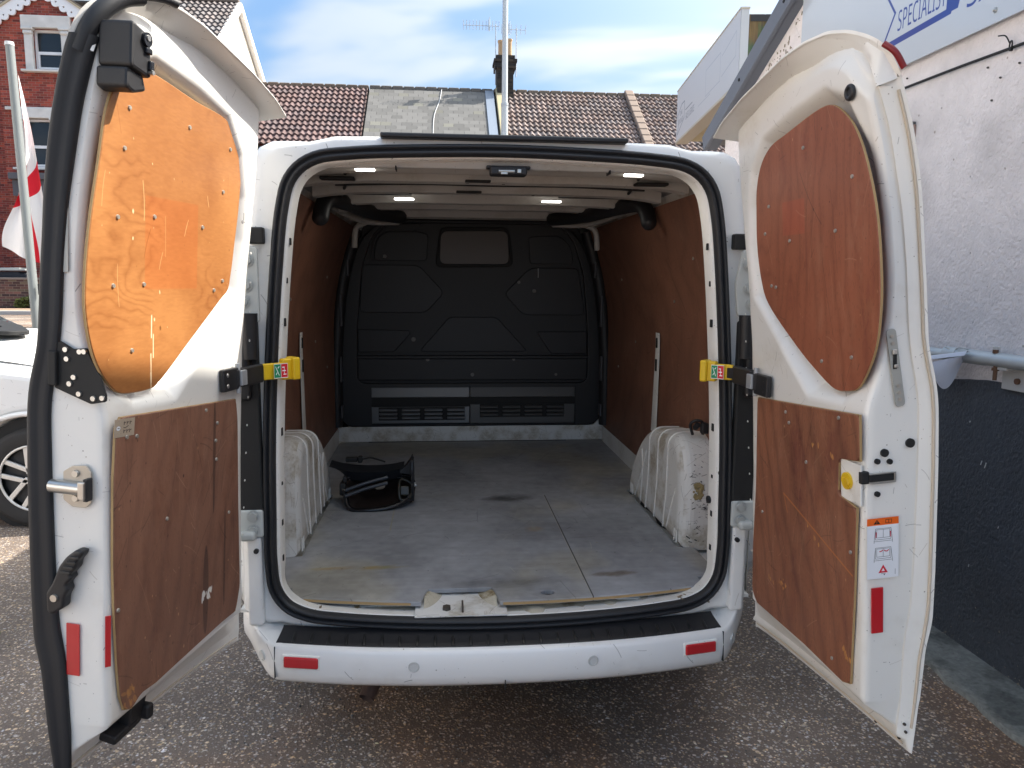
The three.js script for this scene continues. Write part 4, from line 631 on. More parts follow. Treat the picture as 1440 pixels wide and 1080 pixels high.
  // dark side posts between lining and bulkhead
  for (const s of [-1, 1]) { const post = mesh('side_post', [tube([V(s * 0.865, 0.68, -2.44), V(s * 0.855, 1.2, -2.44), V(s * 0.81, 1.6, -2.44), V(s * 0.72, 1.92, -2.44)], 0.04, 20, 8)], M.black, van); each('post_cover', [[0.78, 0.08], [1.05, 0.16], [1.42, 0.2], [1.68, 0.1]].map(([y, h]) => box(0.012, h, 0.06, s * (wallX(y) - 0.045), y, -2.42, 0.005)), std(L(0.09, 0.09, 0.1), 0.5), post); }
}
// ---------- rear doors ----------
const H_EDGE = [[0, 0.02], [0.2, 0.03], [0.5, 0.048], [0.76, 0.064], [0.95, 0.066], [1.15, 0.05], [1.32, 0.026], [1.42, 0.012], [1.55, 0.0], [1.7, 0.0]];
const N_M = [[0.09, -0.096], [0.15, -0.1], [0.28, -0.108], [0.36, -0.124], [0.49, -0.132], [0.71, -0.139], [0.83, -0.141], [0.88, -0.139], [0.98, -0.12], [1.05, -0.113], [1.19, -0.107], [1.31, -0.095], [1.41, -0.077], [1.48, -0.064], [1.56, -0.04], [1.63, -0.018], [1.7, 0.0]];
const N_O = [[0, -0.112], [0.1, -0.127], [0.2, -0.138], [0.27, -0.145], [0.31, -0.16], [0.44, -0.166], [0.7, -0.171], [0.86, -0.17], [0.92, -0.162], [0.99, -0.144], [1.14, -0.137], [1.31, -0.125], [1.4, -0.112], [1.48, -0.095], [1.55, -0.076], [1.61, -0.058], [1.65, -0.03], [1.69, -0.006]];
const N_FREE = [[0.15, 0], [0.85, -0.006], [0.93, -0.035], [1.05, -0.064], [1.15, -0.07], [1.29, -0.06], [1.43, -0.044], [1.54, -0.02], [1.62, 0]];
const I_TOP = [[0.0, 1.585], [0.09, 1.618], [0.3, 1.665], [0.49, 1.704], [0.56, 1.706], [0.62, 1.686], [0.665, 1.64], [0.69, 1.58]];
const T_BOT = 0.125;
const REC = [[0.608, 0.85], [0.44, 0.842], [0.3, 0.955], [0.125, 1.1], [0.098, 1.25], [0.098, 1.37], [0.125, 1.475], [0.2, 1.56], [0.368, 1.595], [0.545, 1.618], [0.63, 1.58], [0.69, 1.45], [0.72, 1.28], [0.725, 1.1], [0.71, 0.98], [0.68, 0.9]];
function sdPoly(x, y, P) { let d = 1e9, inside = false; for (let i = 0, j = P.length - 1; i < P.length; j = i++) { const [ax, ay] = P[j], [bx, by] = P[i], ex = bx - ax, ey = by - ay, t = clamp(((x - ax) * ex + (y - ay) * ey) / (ex * ex + ey * ey)); d = Math.min(d, Math.hypot(x - ax - ex * t, y - ay - ey * t)); if (ay > y !== by > y && x < ((bx - ax) * (y - ay)) / (by - ay) + ax) inside = !inside; } return inside ? d : -d; }
const PLY_UP = { '-1': [[0.543, 1.598], [0.36, 1.578], [0.2, 1.562], [0.146, 1.53], [0.123, 1.46], [0.13, 1.343], [0.147, 1.25], [0.165, 1.16], [0.18, 1.114], [0.212, 1.093], [0.36, 0.992], [0.51, 0.892], [0.535, 0.886], [0.64, 0.89], [0.668, 0.903], [0.705, 0.94], [0.735, 0.99], [0.757, 1.08], [0.755, 1.16], [0.741, 1.26], [0.715, 1.38], [0.687, 1.5], [0.65, 1.56], [0.6, 1.592]], 1: [[0.528, 1.571], [0.572, 1.56], [0.626, 1.523], [0.66, 1.483], [0.69, 1.429], [0.731, 1.311], [0.747, 1.197], [0.749, 1.106], [0.734, 1.013], [0.706, 0.955], [0.66, 0.9], [0.611, 0.886], [0.557, 0.885], [0.453, 0.929], [0.367, 0.976], [0.196, 1.092], [0.166, 1.139], [0.138, 1.244], [0.136, 1.35], [0.142, 1.42], [0.172, 1.482], [0.228, 1.522], [0.325, 1.542]] };
const PLY_LOW = { '-1': [[0.67, 0.842], [0.155, 0.805], [0.142, 0.745], [0.124, 0.491], [0.1, 0.223], [0.122, 0.15], [0.204, 0.152], [0.418, 0.145], [0.529, 0.141], [0.59, 0.147], [0.625, 0.128], [0.653, 0.141], [0.668, 0.182], [0.678, 0.259], [0.69, 0.416], [0.694, 0.517], [0.694, 0.706], [0.686, 0.82]], 1: [[0.16, 0.803], [0.698, 0.843], [0.7, 0.733], [0.609, 0.72], [0.605, 0.627], [0.686, 0.615], [0.68, 0.512], [0.676, 0.418], [0.662, 0.248], [0.655, 0.15], [0.62, 0.137], [0.426, 0.142], [0.12, 0.133], [0.09, 0.163], [0.104, 0.321], [0.135, 0.52]] };
const PLYMAT = {
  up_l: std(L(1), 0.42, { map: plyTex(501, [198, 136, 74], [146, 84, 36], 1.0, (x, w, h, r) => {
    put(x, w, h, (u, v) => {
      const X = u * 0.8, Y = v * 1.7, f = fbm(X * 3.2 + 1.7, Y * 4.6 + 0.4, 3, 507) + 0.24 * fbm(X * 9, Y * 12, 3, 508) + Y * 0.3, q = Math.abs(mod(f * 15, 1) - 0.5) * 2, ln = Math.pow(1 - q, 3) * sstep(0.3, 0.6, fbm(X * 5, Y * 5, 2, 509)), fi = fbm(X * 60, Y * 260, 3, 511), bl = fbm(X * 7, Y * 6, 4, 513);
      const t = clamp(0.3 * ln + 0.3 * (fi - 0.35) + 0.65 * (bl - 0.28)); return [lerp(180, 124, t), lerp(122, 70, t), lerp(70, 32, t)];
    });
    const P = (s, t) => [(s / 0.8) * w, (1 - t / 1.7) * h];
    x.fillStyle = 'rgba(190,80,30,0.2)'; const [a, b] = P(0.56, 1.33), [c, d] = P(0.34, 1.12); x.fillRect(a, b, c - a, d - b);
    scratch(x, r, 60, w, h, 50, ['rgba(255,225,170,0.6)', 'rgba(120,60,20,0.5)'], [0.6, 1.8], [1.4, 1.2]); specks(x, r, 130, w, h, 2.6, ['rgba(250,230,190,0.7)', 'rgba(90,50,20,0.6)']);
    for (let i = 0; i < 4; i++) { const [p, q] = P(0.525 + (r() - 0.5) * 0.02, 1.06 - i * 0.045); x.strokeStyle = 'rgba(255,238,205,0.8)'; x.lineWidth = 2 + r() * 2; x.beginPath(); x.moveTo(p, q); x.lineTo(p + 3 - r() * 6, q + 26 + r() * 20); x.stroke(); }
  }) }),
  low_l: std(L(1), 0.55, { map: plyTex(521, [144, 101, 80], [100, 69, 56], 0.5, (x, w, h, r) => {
    wearMarks(190)(x, w, h, r); const P = (s, t) => [(s / 0.8) * w, (1 - t / 1.7) * h];
    x.fillStyle = 'rgba(38,24,22,0.4)'; for (const [s, t, l, ww] of [[0.27, 0.83, 0.33, 7], [0.3, 0.42, 0.26, 14], [0.2, 0.5, 0.3, 5]]) { const [p, q] = P(s, t); x.beginPath(); x.ellipse(p, q + (l * h) / 3.4, ww, (l * h) / 3.4, 0.03, 0, 6.3); x.fill(); }
    x.fillStyle = 'rgba(196,140,80,0.5)'; for (let i = 0; i < 12; i++) { const [p, q] = P(0.61 + r() * 0.05, 0.135 + r() * 0.07); x.beginPath(); x.ellipse(p, q, 2 + r() * 5, 3 + r() * 9, 0.4 + r(), 0, 6.3); x.fill(); }
    x.fillStyle = 'rgb(225,222,216)'; for (let i = 0; i < 14; i++) { const [p, q] = P(0.292 + (r() - 0.5) * 0.05, 0.277 + (r() - 0.5) * 0.025); x.beginPath(); x.ellipse(p, q, 3 + r() * 7, 2 + r() * 5, r() * 3, 0, 6.3); x.fill(); }
  }) }),
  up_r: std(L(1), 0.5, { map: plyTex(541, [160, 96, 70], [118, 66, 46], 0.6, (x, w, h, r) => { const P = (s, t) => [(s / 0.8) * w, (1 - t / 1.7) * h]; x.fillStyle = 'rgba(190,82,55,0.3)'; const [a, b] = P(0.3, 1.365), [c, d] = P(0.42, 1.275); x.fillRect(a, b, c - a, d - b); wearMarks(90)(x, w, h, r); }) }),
  low_r: std(L(1), 0.55, { map: plyTex(561, [158, 102, 74], [104, 65, 48], 0.7, (x, w, h, r) => {
    wearMarks(190)(x, w, h, r); const P = (s, t) => [(s / 0.8) * w, (1 - t / 1.7) * h];
    x.fillStyle = 'rgba(206,146,78,0.75)'; for (const [s, t, n, e] of [[0.5, 0.73, 3, 0.02], [0.58, 0.72, 2, 0.012], [0.45, 0.5, 2, 0.015], [0.5, 0.47, 3, 0.015], [0.3, 0.27, 10, 0.03], [0.64, 0.22, 14, 0.03], [0.23, 0.25, 3, 0.02]]) for (let i = 0; i < n; i++) { const [p, q] = P(s + (r() - 0.5) * e * 1.6, t + (r() - 0.5) * e); x.beginPath(); x.ellipse(p, q, 1.5 + r() * 4, 1 + r() * 2.5, 0.5 + r(), 0, 6.3); x.fill(); }
    const line = (a, b, c, d) => { x.strokeStyle = 'rgba(196,120,60,0.75)'; x.lineWidth = 2.5; x.beginPath(); x.moveTo(...P(a, b)); x.lineTo(...P(c, d)); x.stroke(); }; line(0.32, 0.55, 0.67, 0.44); line(0.32, 0.55, 0.34, 0.5);
  }) }),
};
const warnTex = canvasTex(360, 720, (x, w, h) => {
  x.fillStyle = '#eceef2'; x.fillRect(0, 0, w, h); x.fillStyle = '#f26a1b'; x.fillRect(0, 0, w, 84);
  x.fillStyle = '#181818'; x.beginPath(); x.moveTo(112, 16); x.lineTo(150, 70); x.lineTo(74, 70); x.closePath(); x.fill(); x.fillStyle = '#f26a1b'; x.fillRect(109, 32, 6, 22); x.fillRect(109, 58, 6, 6);
  x.strokeStyle = '#181818'; x.lineWidth = 5; x.strokeRect(212, 24, 34, 40); x.strokeRect(246, 24, 34, 40);
  const vanIcon = (y, open) => { x.strokeStyle = '#34363c'; x.lineWidth = 4; x.strokeRect(96, y, 176, 130); x.strokeRect(110, y + 12, 148, 96); x.beginPath(); x.moveTo(184, y + 12); x.lineTo(184, y + 108); x.moveTo(80, y + 150); x.lineTo(290, y + 150); x.moveTo(80, y + 150); x.lineTo(80, y + 172); x.moveTo(290, y + 150); x.lineTo(290, y + 172); x.moveTo(96, y); x.lineTo(80, y + 150); x.moveTo(272, y); x.lineTo(290, y + 150); x.stroke(); x.strokeStyle = '#c21a35'; x.lineWidth = 11; x.beginPath(); if (open) { x.arc(150, y + 16, 30, 0.4, 1.9); x.moveTo(248, y + 30); x.arc(222, y + 16, 30, 1.2, 2.7); } else { x.moveTo(104, y + 40); x.lineTo(100, y + 108); x.moveTo(266, y + 40); x.lineTo(270, y + 108); } x.stroke(); };
  vanIcon(124, false); vanIcon(352, true);
  x.fillStyle = '#d01432'; x.beginPath(); x.moveTo(184, 556); x.lineTo(238, 654); x.lineTo(130, 654); x.closePath(); x.fill(); x.fillStyle = '#fff'; x.beginPath(); x.moveTo(184, 596); x.lineTo(204, 634); x.lineTo(164, 634); x.closePath(); x.fill(); x.fillStyle = '#33353a'; x.fillRect(160, 662, 52, 5); x.fillRect(190, 672, 14, 12); x.fillRect(320, 620, 4, 66);
});
const noteTex = canvasTex(256, 200, (x, w, h) => { x.fillStyle = '#a99a88'; x.fillRect(0, 0, w, h); const r = mulberry(3); specks(x, r, 300, w, h, 3, ['rgba(90,75,62,0.35)', 'rgba(190,178,160,0.5)']); x.strokeStyle = '#4a3c34'; x.lineWidth = 9; x.beginPath(); for (const [a, b] of [[118, 50], [118, 140]]) for (let i = 0; i < 3; i++) { x.moveTo(a + i * 38, b - 20); x.lineTo(a + i * 38, b + 20); x.moveTo(a + i * 38, b); x.lineTo(a + 24 + i * 38, b - 12); } x.moveTo(112, 96); x.lineTo(134, 104); x.lineTo(176, 82); x.stroke(); x.fillStyle = '#d8dde4'; x.beginPath(); x.arc(48, 100, 25, 0, 6.3); x.fill(); x.fillStyle = '#3a3030'; x.fillRect(38, 94, 26, 8); });
const strapTex = canvasTex(256, 128, (x, w, h) => { x.fillStyle = '#f0efe8'; x.fillRect(0, 0, w, h); x.fillStyle = '#0f8a5a'; x.fillRect(6, 6, 118, 116); x.fillStyle = '#d6222e'; x.fillRect(132, 6, 118, 116); x.strokeStyle = '#fff'; x.lineWidth = 9; x.beginPath(); x.moveTo(30, 24); x.lineTo(96, 104); x.moveTo(36, 96); x.lineTo(60, 76); x.moveTo(70, 40); x.lineTo(98, 24); x.moveTo(152, 34); x.lineTo(196, 34); x.moveTo(152, 64); x.lineTo(220, 64); x.moveTo(170, 96); x.lineTo(228, 96); x.moveTo(190, 34); x.lineTo(190, 96); x.stroke(); });

function makeDoor(sg, frame) {
  const [A, xa, ya, za] = frame, lift = sg < 0 ? 0.024 : 0, P = (s, t, n) => V(sg * s, t + lift * sstep(1.3, 1.62, t), n);
  const sh = (a, b) => {
    const s0 = lerp(0, 0.69, a), t1 = ps(I_TOP, s0), t = lerp(T_BOT, t1, b), s = lerp(ps(H_EDGE, t), 0.69, a);
    let n = -0.052 * sstep(0.0, 0.055, sdPoly(s, t, REC)) * sstep(0.69, 0.62, s);
    n += ps(N_FREE, t) * sstep(0.57, 0.69, s); n -= 0.022 * (1 - sstep(0, 0.05, s - ps(H_EDGE, t))); n -= 0.02 * sstep(0.055, 0, t1 - t) * sstep(0.5, 0.72, a);
    n -= 0.012 * sstep(0.0, 0.02, sdPoly(s, t, [[0.15, 0.16], [0.16, 0.79], [0.62, 0.82], [0.63, 0.17]]));
    n += 0.004 * (fbm(s * 6, t * 6, 2, 55) - 0.5); n -= 0.01 * sstep(0.02, 0, Math.abs(t - 1.64 - 0.12 * s)) * sstep(0.1, 0.2, s) * sstep(0.55, 0.48, s);
    return [s, t, n];
  };
  const face = grid((a, b) => P(...sh(a, b)), 84, 190);
  // rim: from the edge of the inner face over the shut faces to the outer flange
  const st = [], NA = 84, NB = 190;
  const O_TOP = [[0, -0.012, 1.592, 0.058], [0.1, 0.06, 1.624, 0.058], [0.29, 0.2, 1.66, 0.058], [0.5, 0.345, 1.69, 0.052], [0.6, 0.415, 1.71, 0.042], [0.7, 0.49, 1.724, 0.026], [0.8, 0.57, 1.724, 0.008], [0.87, 0.635, 1.706, -0.008], [0.93, 0.692, 1.676, -0.024], [0.965, 0.72, 1.648, -0.042], [0.985, 0.73, 1.61, -0.058], [1, 0.732, 1.57, -0.07]];
  const oTop = (a) => [1, 2, 3].map((k) => ps(O_TOP.map((r) => [r[0], r[k]]), a, 0.02));
  const mix = (p, q, k) => p.map((v, i) => lerp(v, q[i], k));
  const section = (I, R, Mm, O, C = sg < 0 ? [-1, 0.6] : [0.35, 0.55]) => [I, mix(I, R, 0.55), R, mix(R, Mm, 0.12), mix(R, Mm, 0.5), mix(R, Mm, 0.92), Mm, C[0] < 0 ? mix(Mm, O, 0.3) : [lerp(Mm[0], O[0], C[0]), lerp(Mm[1], O[1], C[0]), Mm[2] + 0.006], [lerp(Mm[0], O[0], C[1]), lerp(Mm[1], O[1], C[1]), lerp(Mm[2], O[2], 0.8)], O, [O[0] + (O[0] - Mm[0]) * 0.06, O[1] + (O[1] - Mm[1]) * 0.06, O[2] - 0.006]];
  for (let i = 0; i <= NA; i++) { // top
    const a = i / NA, I = sh(a, 1), J = sh(Math.max(0, a - 0.02), 1), K = sh(Math.min(1, a + 0.02), 1), tx = K[0] - J[0], ty = K[1] - J[1], l = Math.hypot(tx, ty), d = [-ty / l, tx / l];
    const at = (e, n) => [I[0] + d[0] * e, I[1] + d[1] * e, n], w = sstep(0.5, 0.85, a), O = oTop(a);
    const R = at(lerp(0.012, 0.009, w), I[2] - 0.01), Mm = mix(at(0.022, -0.003), [lerp(I[0], O[0], 0.42), lerp(I[1], O[1], 0.42), lerp(I[2], O[2], 0.72)], w);
    st.push([I, mix(I, R, 0.5), R, mix(R, Mm, 0.3), mix(R, Mm, 0.7), mix(R, Mm, 0.95), Mm, mix(Mm, O, 0.3), [lerp(Mm[0], O[0], 0.95), lerp(Mm[1], O[1], 0.95), lerp(Mm[2], O[2], 0.75)], O, [O[0] + d[0] * 0.007, O[1] + d[1] * 0.007, O[2] - 0.002]]);
  }
  for (let i = 1; i <= NB; i++) { const b = 1 - i / NB, I = sh(1, b), t = I[1], w = 1 - sstep(0.0, 0.1, i / NB); const R = [0.7, t, I[2] - 0.009], Mm = [0.703, t, ps(N_M, t)], O = [lerp(0.718, 0.73, sstep(1.2, 1.56, t)), t, ps(N_O, t)]; st.push(section(I, R, Mm, O)); }
  for (let i = 1; i <= 8; i++) { const k = i / 8, I = sh(1, 0); st.push(section(I, mix([0.7, T_BOT, I[2] - 0.009], [0.694, T_BOT - 0.01, I[2] - 0.006], k), mix([0.703, T_BOT, -0.098], [0.7, 0.05, -0.088], k), mix([0.718, T_BOT, -0.128], [0.72, -0.012, -0.108], k))); }
  for (let i = 1; i <= NA; i++) { const a = 1 - i / NA, I = sh(a, 0), nb = -0.03 - 0.078 * Math.pow(a, 0.7); st.push(section(I, [I[0], T_BOT - 0.012, I[2] - 0.008], [lerp(0.03, 0.7, a), 0.045, nb * 0.82], [lerp(0.02, 0.72, a), lerp(0.0, -0.012, a), nb])); }
  const rim = grid((a, b) => P(...st[Math.round(b * (st.length - 1))][10 - Math.round(a * 10)]), 10, st.length - 1);
  for (const g of [face, rim]) { g.deleteAttribute('uv'); g.deleteAttribute('normal'); }
  const shell = mergeVertices(mergeGeometries([face, rim]), 1e-5); shell.computeVertexNormals();
  const skin = grid((a, b) => { if (b > 0.985) { const [os, ot, on] = oTop(a); return P(os, ot, on - 0.004); } const t = lerp(-0.012, 1.7, b), o = ps(N_O, t), s = lerp(ps(H_EDGE, t) - 0.005, 0.717, a), top = oTop(clamp(s / 0.72))[1] - 0.02; return P(s, Math.min(t, top), lerp(-0.055, o - 0.004, sstep(0, 0.75, a))); }, 24, 60);
  const hinge = grid((a, b) => { const [s, t, n] = sh(0, b); return P(s - 0.004 * a, t, lerp(n, -0.06, a)); }, 3, 60);
  const d = mesh('rear_door', [shell, skin, hinge], M.doorPaint, van);
  const bead = (n0, n1, f, r) => tube(Array.from({ length: 26 }, (_, i) => { const p = f(lerp(n0, n1, i / 25)); return P(...p); }), r, 120, 6);
  const so = (t) => lerp(0.718, 0.73, sstep(1.2, 1.56, t));
  const beads = [bead(0.02, 0.7, (s) => [s, 0.014 - 0.012 * (s / 0.7), -0.03 - 0.078 * Math.pow(s / 0.7, 0.7) + 0.004], 0.0032)];
  if (sg > 0) beads.push(bead(0.05, 1.56, (t) => [lerp(0.703, so(t), 0.8) + 0.001, t, lerp(ps(N_M, t), ps(N_O, t), 0.92) + 0.002], 0.0036));
  mesh('seam_sealer', beads, std(L(0.6, 0.51, 0.4), 0.75), d);
  each('spot_weld', Array.from({ length: 16 }, (_, i) => cyl(0.0035, 0.003, 0.0014, ...P(0.035 + 0.03 * Math.abs(i / 15 - 0.5) + 0.02, 0.2 + i * 0.085, -0.003).toArray(), 10, Math.PI / 2)), std(L(0.66, 0.65, 0.61), 0.6), d);
  const bm = new THREE.Matrix4().makeBasis(xa, ya, za); d.quaternion.setFromRotationMatrix(bm); d.position.copy(A);
  return { d, P };
}
M.doorPaint = new THREE.MeshPhysicalMaterial({ color: L(0.95, 0.945, 0.93), roughness: 0.36, clearcoat: 0.5, clearcoatRoughness: 0.2, map: rep(paintTex(191, 0.2, [243, 241, 236]), 0.8) });
const plyPanel = (sg, P, pts, n, mat, door, label) => {
  const up = pts.length > 20, c = up ? new THREE.CatmullRomCurve3(pts.map(([s, t]) => V(sg * s, t, 0)), true, 'centripetal').getPoints(140).slice(0, 140).map((p) => [p.x, p.y]) : pts.map(([s, t]) => [sg * s, t]);
  const g = extrude(up ? shapeOf(c) : shapeOf(c, 0.018), 0.006, 0.0015, 1, 6).translate(0, 0, n + 0.0015), q = g.index ? g.toNonIndexed() : g, p = q.attributes.position, uv = new Float32Array(p.count * 2);
  for (let i = 0; i < p.count; i++) { uv[2 * i] = Math.abs(p.getX(i)) / 0.8; uv[2 * i + 1] = p.getY(i) / 1.7; }
  q.setAttribute('uv', new THREE.BufferAttribute(uv, 2)); q.userData.uv = true;
  const m = mesh('plywood_panel', q, mat, door); m.userData.label = label;
  const e = []; for (let i = 0; i < c.length; i++) { const [x0, y0] = c[i], [x1, y1] = c[(i + 1) % c.length]; const l = Math.hypot(x1 - x0, y1 - y0); if (l > 1e-4) e.push(box(l + 0.001, 0.0016, 0.0058, (x0 + x1) / 2, (y0 + y1) / 2, n + 0.0042, 0, 0, 0, Math.atan2(y1 - y0, x1 - x0))); }
  mesh('panel_edge', e, M.plyEdge, door);
  return m;
};
const screws = (P, door, list, n) => { for (const [s, t] of list) mesh('screw', [cyl(0.0052, 0.0045, 0.003, 0, 0, 0, 10, Math.PI / 2).translate(...P(s, t, n + 0.0015).toArray())], M.zinc, door); };
const edgeBox = (P, s, t, n, ws, ht, wn, r = 0.003) => box(ws, ht, wn, ...P(s, t, n).toArray(), r);

// frames: hinge foot, local axes (x along the door, y up it, z towards its lined face)
const Rframe = [V(0.815, 0.46, 0.06), V(0.0314, 0, 0.9995), V(-0.075, 0.9972, 0.0024), V(-0.9967, -0.075, 0.0313)];
const Lframe = [V(-0.815, 0.46, 0.04), V(0.225, 0, -0.9744), V(0.068, 0.9976, 0.0157), V(0.972, -0.0698, 0.2244)];
for (const F of [Rframe, Lframe]) { F[1].normalize(); F[2].addScaledVector(F[1], -F[2].dot(F[1])).normalize(); F[3].crossVectors(F[1], F[2]); }
{
  const { d, P } = makeDoor(-1, Lframe); d.userData.label = 'left rear door with sunlit orange plywood panel';
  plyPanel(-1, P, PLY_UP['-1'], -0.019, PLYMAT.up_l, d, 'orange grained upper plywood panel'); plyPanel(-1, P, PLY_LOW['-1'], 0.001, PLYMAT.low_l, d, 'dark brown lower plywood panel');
  screws(P, d, [[0.62, 1.491], [0.386, 1.495], [0.636, 1.413], [0.658, 1.274], [0.526, 1.285], [0.319, 1.276], [0.672, 1.128], [0.564, 1.131], [0.606, 0.983], [0.219, 1.373], [0.186, 1.478], [0.212, 1.14], [0.256, 1.115]], -0.01);
  screws(P, d, [[0.652, 0.795], [0.616, 0.79], [0.259, 0.755], [0.265, 0.707], [0.259, 0.653], [0.182, 0.478], [0.68, 0.4], [0.318, 0.8], [0.492, 0.556]], 0.01);
  mesh('notice_sticker', (() => { const g = new THREE.BoxGeometry(0.07, 0.04, 0.0006); g.rotateZ(-0.08); return g.translate(...P(0.66, 0.818, 0.0105).toArray()); })(), std(L(1), 0.6, { map: noteTex }), d, true);
  // rubber seal down the closing edge and over its top corner
  const rows = [], sp = [[0.004, 0.008], [0.013, 0.008], [0.019, 0.001], [0.022, -0.012], [0.024, -0.022], [0.03, -0.03], [0.03, -0.038], [0.002, -0.03]];
  for (let i = 0; i <= 70; i++) { const t = lerp(-0.012, 1.6, i / 70), m = ps(N_M, Math.max(0.09, t)), o = ps(N_O, t), so = lerp(0.718, 0.73, sstep(1.2, 1.56, t)); rows.push([[0.702, m + 0.008], [0.707, m + 0.01], [lerp(0.707, so, 0.6), m + 0.007], [lerp(0.709, so, 0.75), m - 0.004], [lerp(0.708, so, 0.72), lerp(m, o, 0.4)], [lerp(0.71, so, 0.95), lerp(m, o, 0.6)], [so + 0.004, lerp(m, o, 0.85)], [so + 0.0045, o - 0.003], [so, o - 0.008]].map(([s, n]) => P(s, t, n))); }
  mesh('edge_seal', [loft(rows), tube([P(0.714, 1.57, -0.055), P(0.71, 1.62, -0.035), P(0.695, 1.655, -0.018), P(0.66, 1.69, 0.0), P(0.62, 1.708, 0.014)], 0.019, 24, 10), tube([P(0.715, -0.012, -0.1), P(0.713, -0.03, -0.095), P(0.7, -0.04, -0.085), P(0.66, -0.035, -0.08)], 0.011, 12, 8)], M.rubber, d);
  mesh('corner_trim', [tube([P(0.66, 1.69, 0.0), P(0.61, 1.712, 0.018), P(0.56, 1.724, 0.03), P(0.53, 1.724, 0.04)], 0.01, 20, 10)], M.rubber, d);
  mesh('clear_film', edgeBox(P, 0.706, 1.3, -0.094, 0.002, 0.3, 0.012, 0.0008), std(L(0.5, 0.5, 0.46), 0.4), d);
  // upper latch cover
  const lc = mesh('latch_cover', [plate([[-0.645, 1.56], [-0.648, 1.645], [-0.71, 1.66], [-0.712, 1.57]], 0.075, -0.018, 0.006, 0.01), plate([[-0.648, 1.535], [-0.66, 1.565], [-0.712, 1.57], [-0.713, 1.53], [-0.69, 1.522]], 0.07, -0.022, 0.006, 0.008)], M.black, d);
  mesh('latch_claw', [cyl(0.014, 0.014, 0.01, -0.668, 1.633, 0.059, 18, Math.PI / 2), box(0.02, 0.012, 0.01, -0.662, 1.612, 0.059, 0.003), box(0.014, 0.02, 0.012, -0.652, 1.585, 0.058, 0.003)], M.blackGloss, lc); mesh('latch_bolt', [cyl(0.006, 0.006, 0.012, -0.668, 1.636, 0.06, 12, Math.PI / 2), cyl(0.005, 0.005, 0.02, -0.652, 1.572, 0.056, 12, Math.PI / 2)], M.steel, lc);
  // black security plate with eight screws on the closing face
  const pl = [[0.99, -0.126], [1.004, -0.105], [0.994, -0.085], [0.989, -0.075], [0.994, -0.043], [0.977, -0.037], [0.935, -0.012], [0.895, 0.002], [0.882, 0.001], [0.874, -0.034], [0.889, -0.08], [0.902, -0.118]].map(([t, n]) => [n, t]);
  const pg = plate(pl, 0.005, 0, 0.001, 0.004); pg.rotateY(-Math.PI / 2); // shape x (n) -> z, thickness -> -x
  const sp2 = mesh('security_plate', [pg.translate(-0.7055, 0, 0), edgeBox(P, 0.712, 0.945, -0.118, 0.016, 0.075, 0.02, 0.004)], M.blackMatt, d);
  for (const [t, n] of [[0.987, -0.091], [0.967, -0.088], [0.985, -0.058], [0.986, -0.048], [0.929, -0.072], [0.914, -0.082], [0.894, -0.06], [0.887, -0.027], [0.89, -0.006]]) mesh('screw', cyl(0.0062, 0.0055, 0.004, ...P(0.7125, t, n).toArray(), 12, 0, Math.PI / 2), M.steel, sp2);
  // slide bolt
  const bp = [[0.719, -0.1], [0.733, -0.078], [0.737, -0.046], [0.722, -0.034], [0.654, -0.034], [0.642, -0.046], [0.641, -0.078], [0.655, -0.1]].map(([t, n]) => [n, t]); const bg = plate(bp, 0.004, 0, 0.001, 0.003); bg.rotateY(-Math.PI / 2);
  const bo = mesh('slide_bolt', [bg.translate(-0.7055, 0, 0)], M.zinc, d); const rod = new THREE.CylinderGeometry(0.0145, 0.0145, 0.082, 24); rod.rotateX(Math.PI / 2);
  mesh('bolt_barrel', [rod.translate(...P(0.7165, 0.686, -0.082).toArray()), edgeBox(P, 0.721, 0.686, -0.042, 0.024, 0.04, 0.016, 0.003)], M.steel, bo); mesh('bolt_end', edgeBox(P, 0.717, 0.686, -0.036, 0.02, 0.05, 0.01, 0.002), M.black, bo);
  for (const t of [0.717, 0.662]) mesh('screw', cyl(0.0085, 0.007, 0.005, ...P(0.713, t, -0.069).toArray(), 14, 0, Math.PI / 2), M.steel, bo);
  // pull handle
  const hp = [[0.551, -0.037], [0.553, -0.054], [0.533, -0.078], [0.511, -0.094], [0.467, -0.112], [0.445, -0.126], [0.401, -0.124], [0.396, -0.112], [0.415, -0.084], [0.44, -0.082], [0.458, -0.072], [0.47, -0.078], [0.486, -0.064], [0.494, -0.068], [0.51, -0.054], [0.525, -0.052], [0.54, -0.04]].map(([t, n]) => [n, t]); const hg = extrude(shapeOf(hp, 0.006), 0.016, 0.006, 3, 5); hg.rotateY(-Math.PI / 2);
  const ha = mesh('pull_handle', hg.translate(-0.7115, 0, 0), M.black, d); mesh('grip_rib', [0, 1, 2, 3].map((i) => edgeBox(P, 0.735, 0.5 + i * 0.012, -0.076 + i * 0.007, 0.004, 0.005, 0.022, 0.001)), std(L(0.03), 0.5), ha); mesh('handle_bolt', [cyl(0.009, 0.008, 0.006, ...P(0.735, 0.437, -0.104).toArray(), 16, 0, Math.PI / 2)], M.steel, ha);
  mesh('red_reflector', edgeBox(P, 0.7055, 0.305, -0.081, 0.003, 0.124, 0.032, 0.001), M.red, d); mesh('red_reflector', box(0.003, 0.122, 0.012, ...P(0.6995, 0.333, 0.0).toArray(), 0.001, 0, 0.75), M.red, d);
  // bottom guide
  mesh('bottom_bracket', [box(0.09, 0.024, 0.045, ...P(0.57, 0.03, -0.062).toArray(), 0.006, 0.2), box(0.06, 0.09, 0.03, ...P(0.535, 0.06, -0.05).toArray(), 0.006, 0.2), box(0.026, 0.04, 0.035, ...P(0.503, 0.045, -0.035).toArray(), 0.008)], M.black, d);
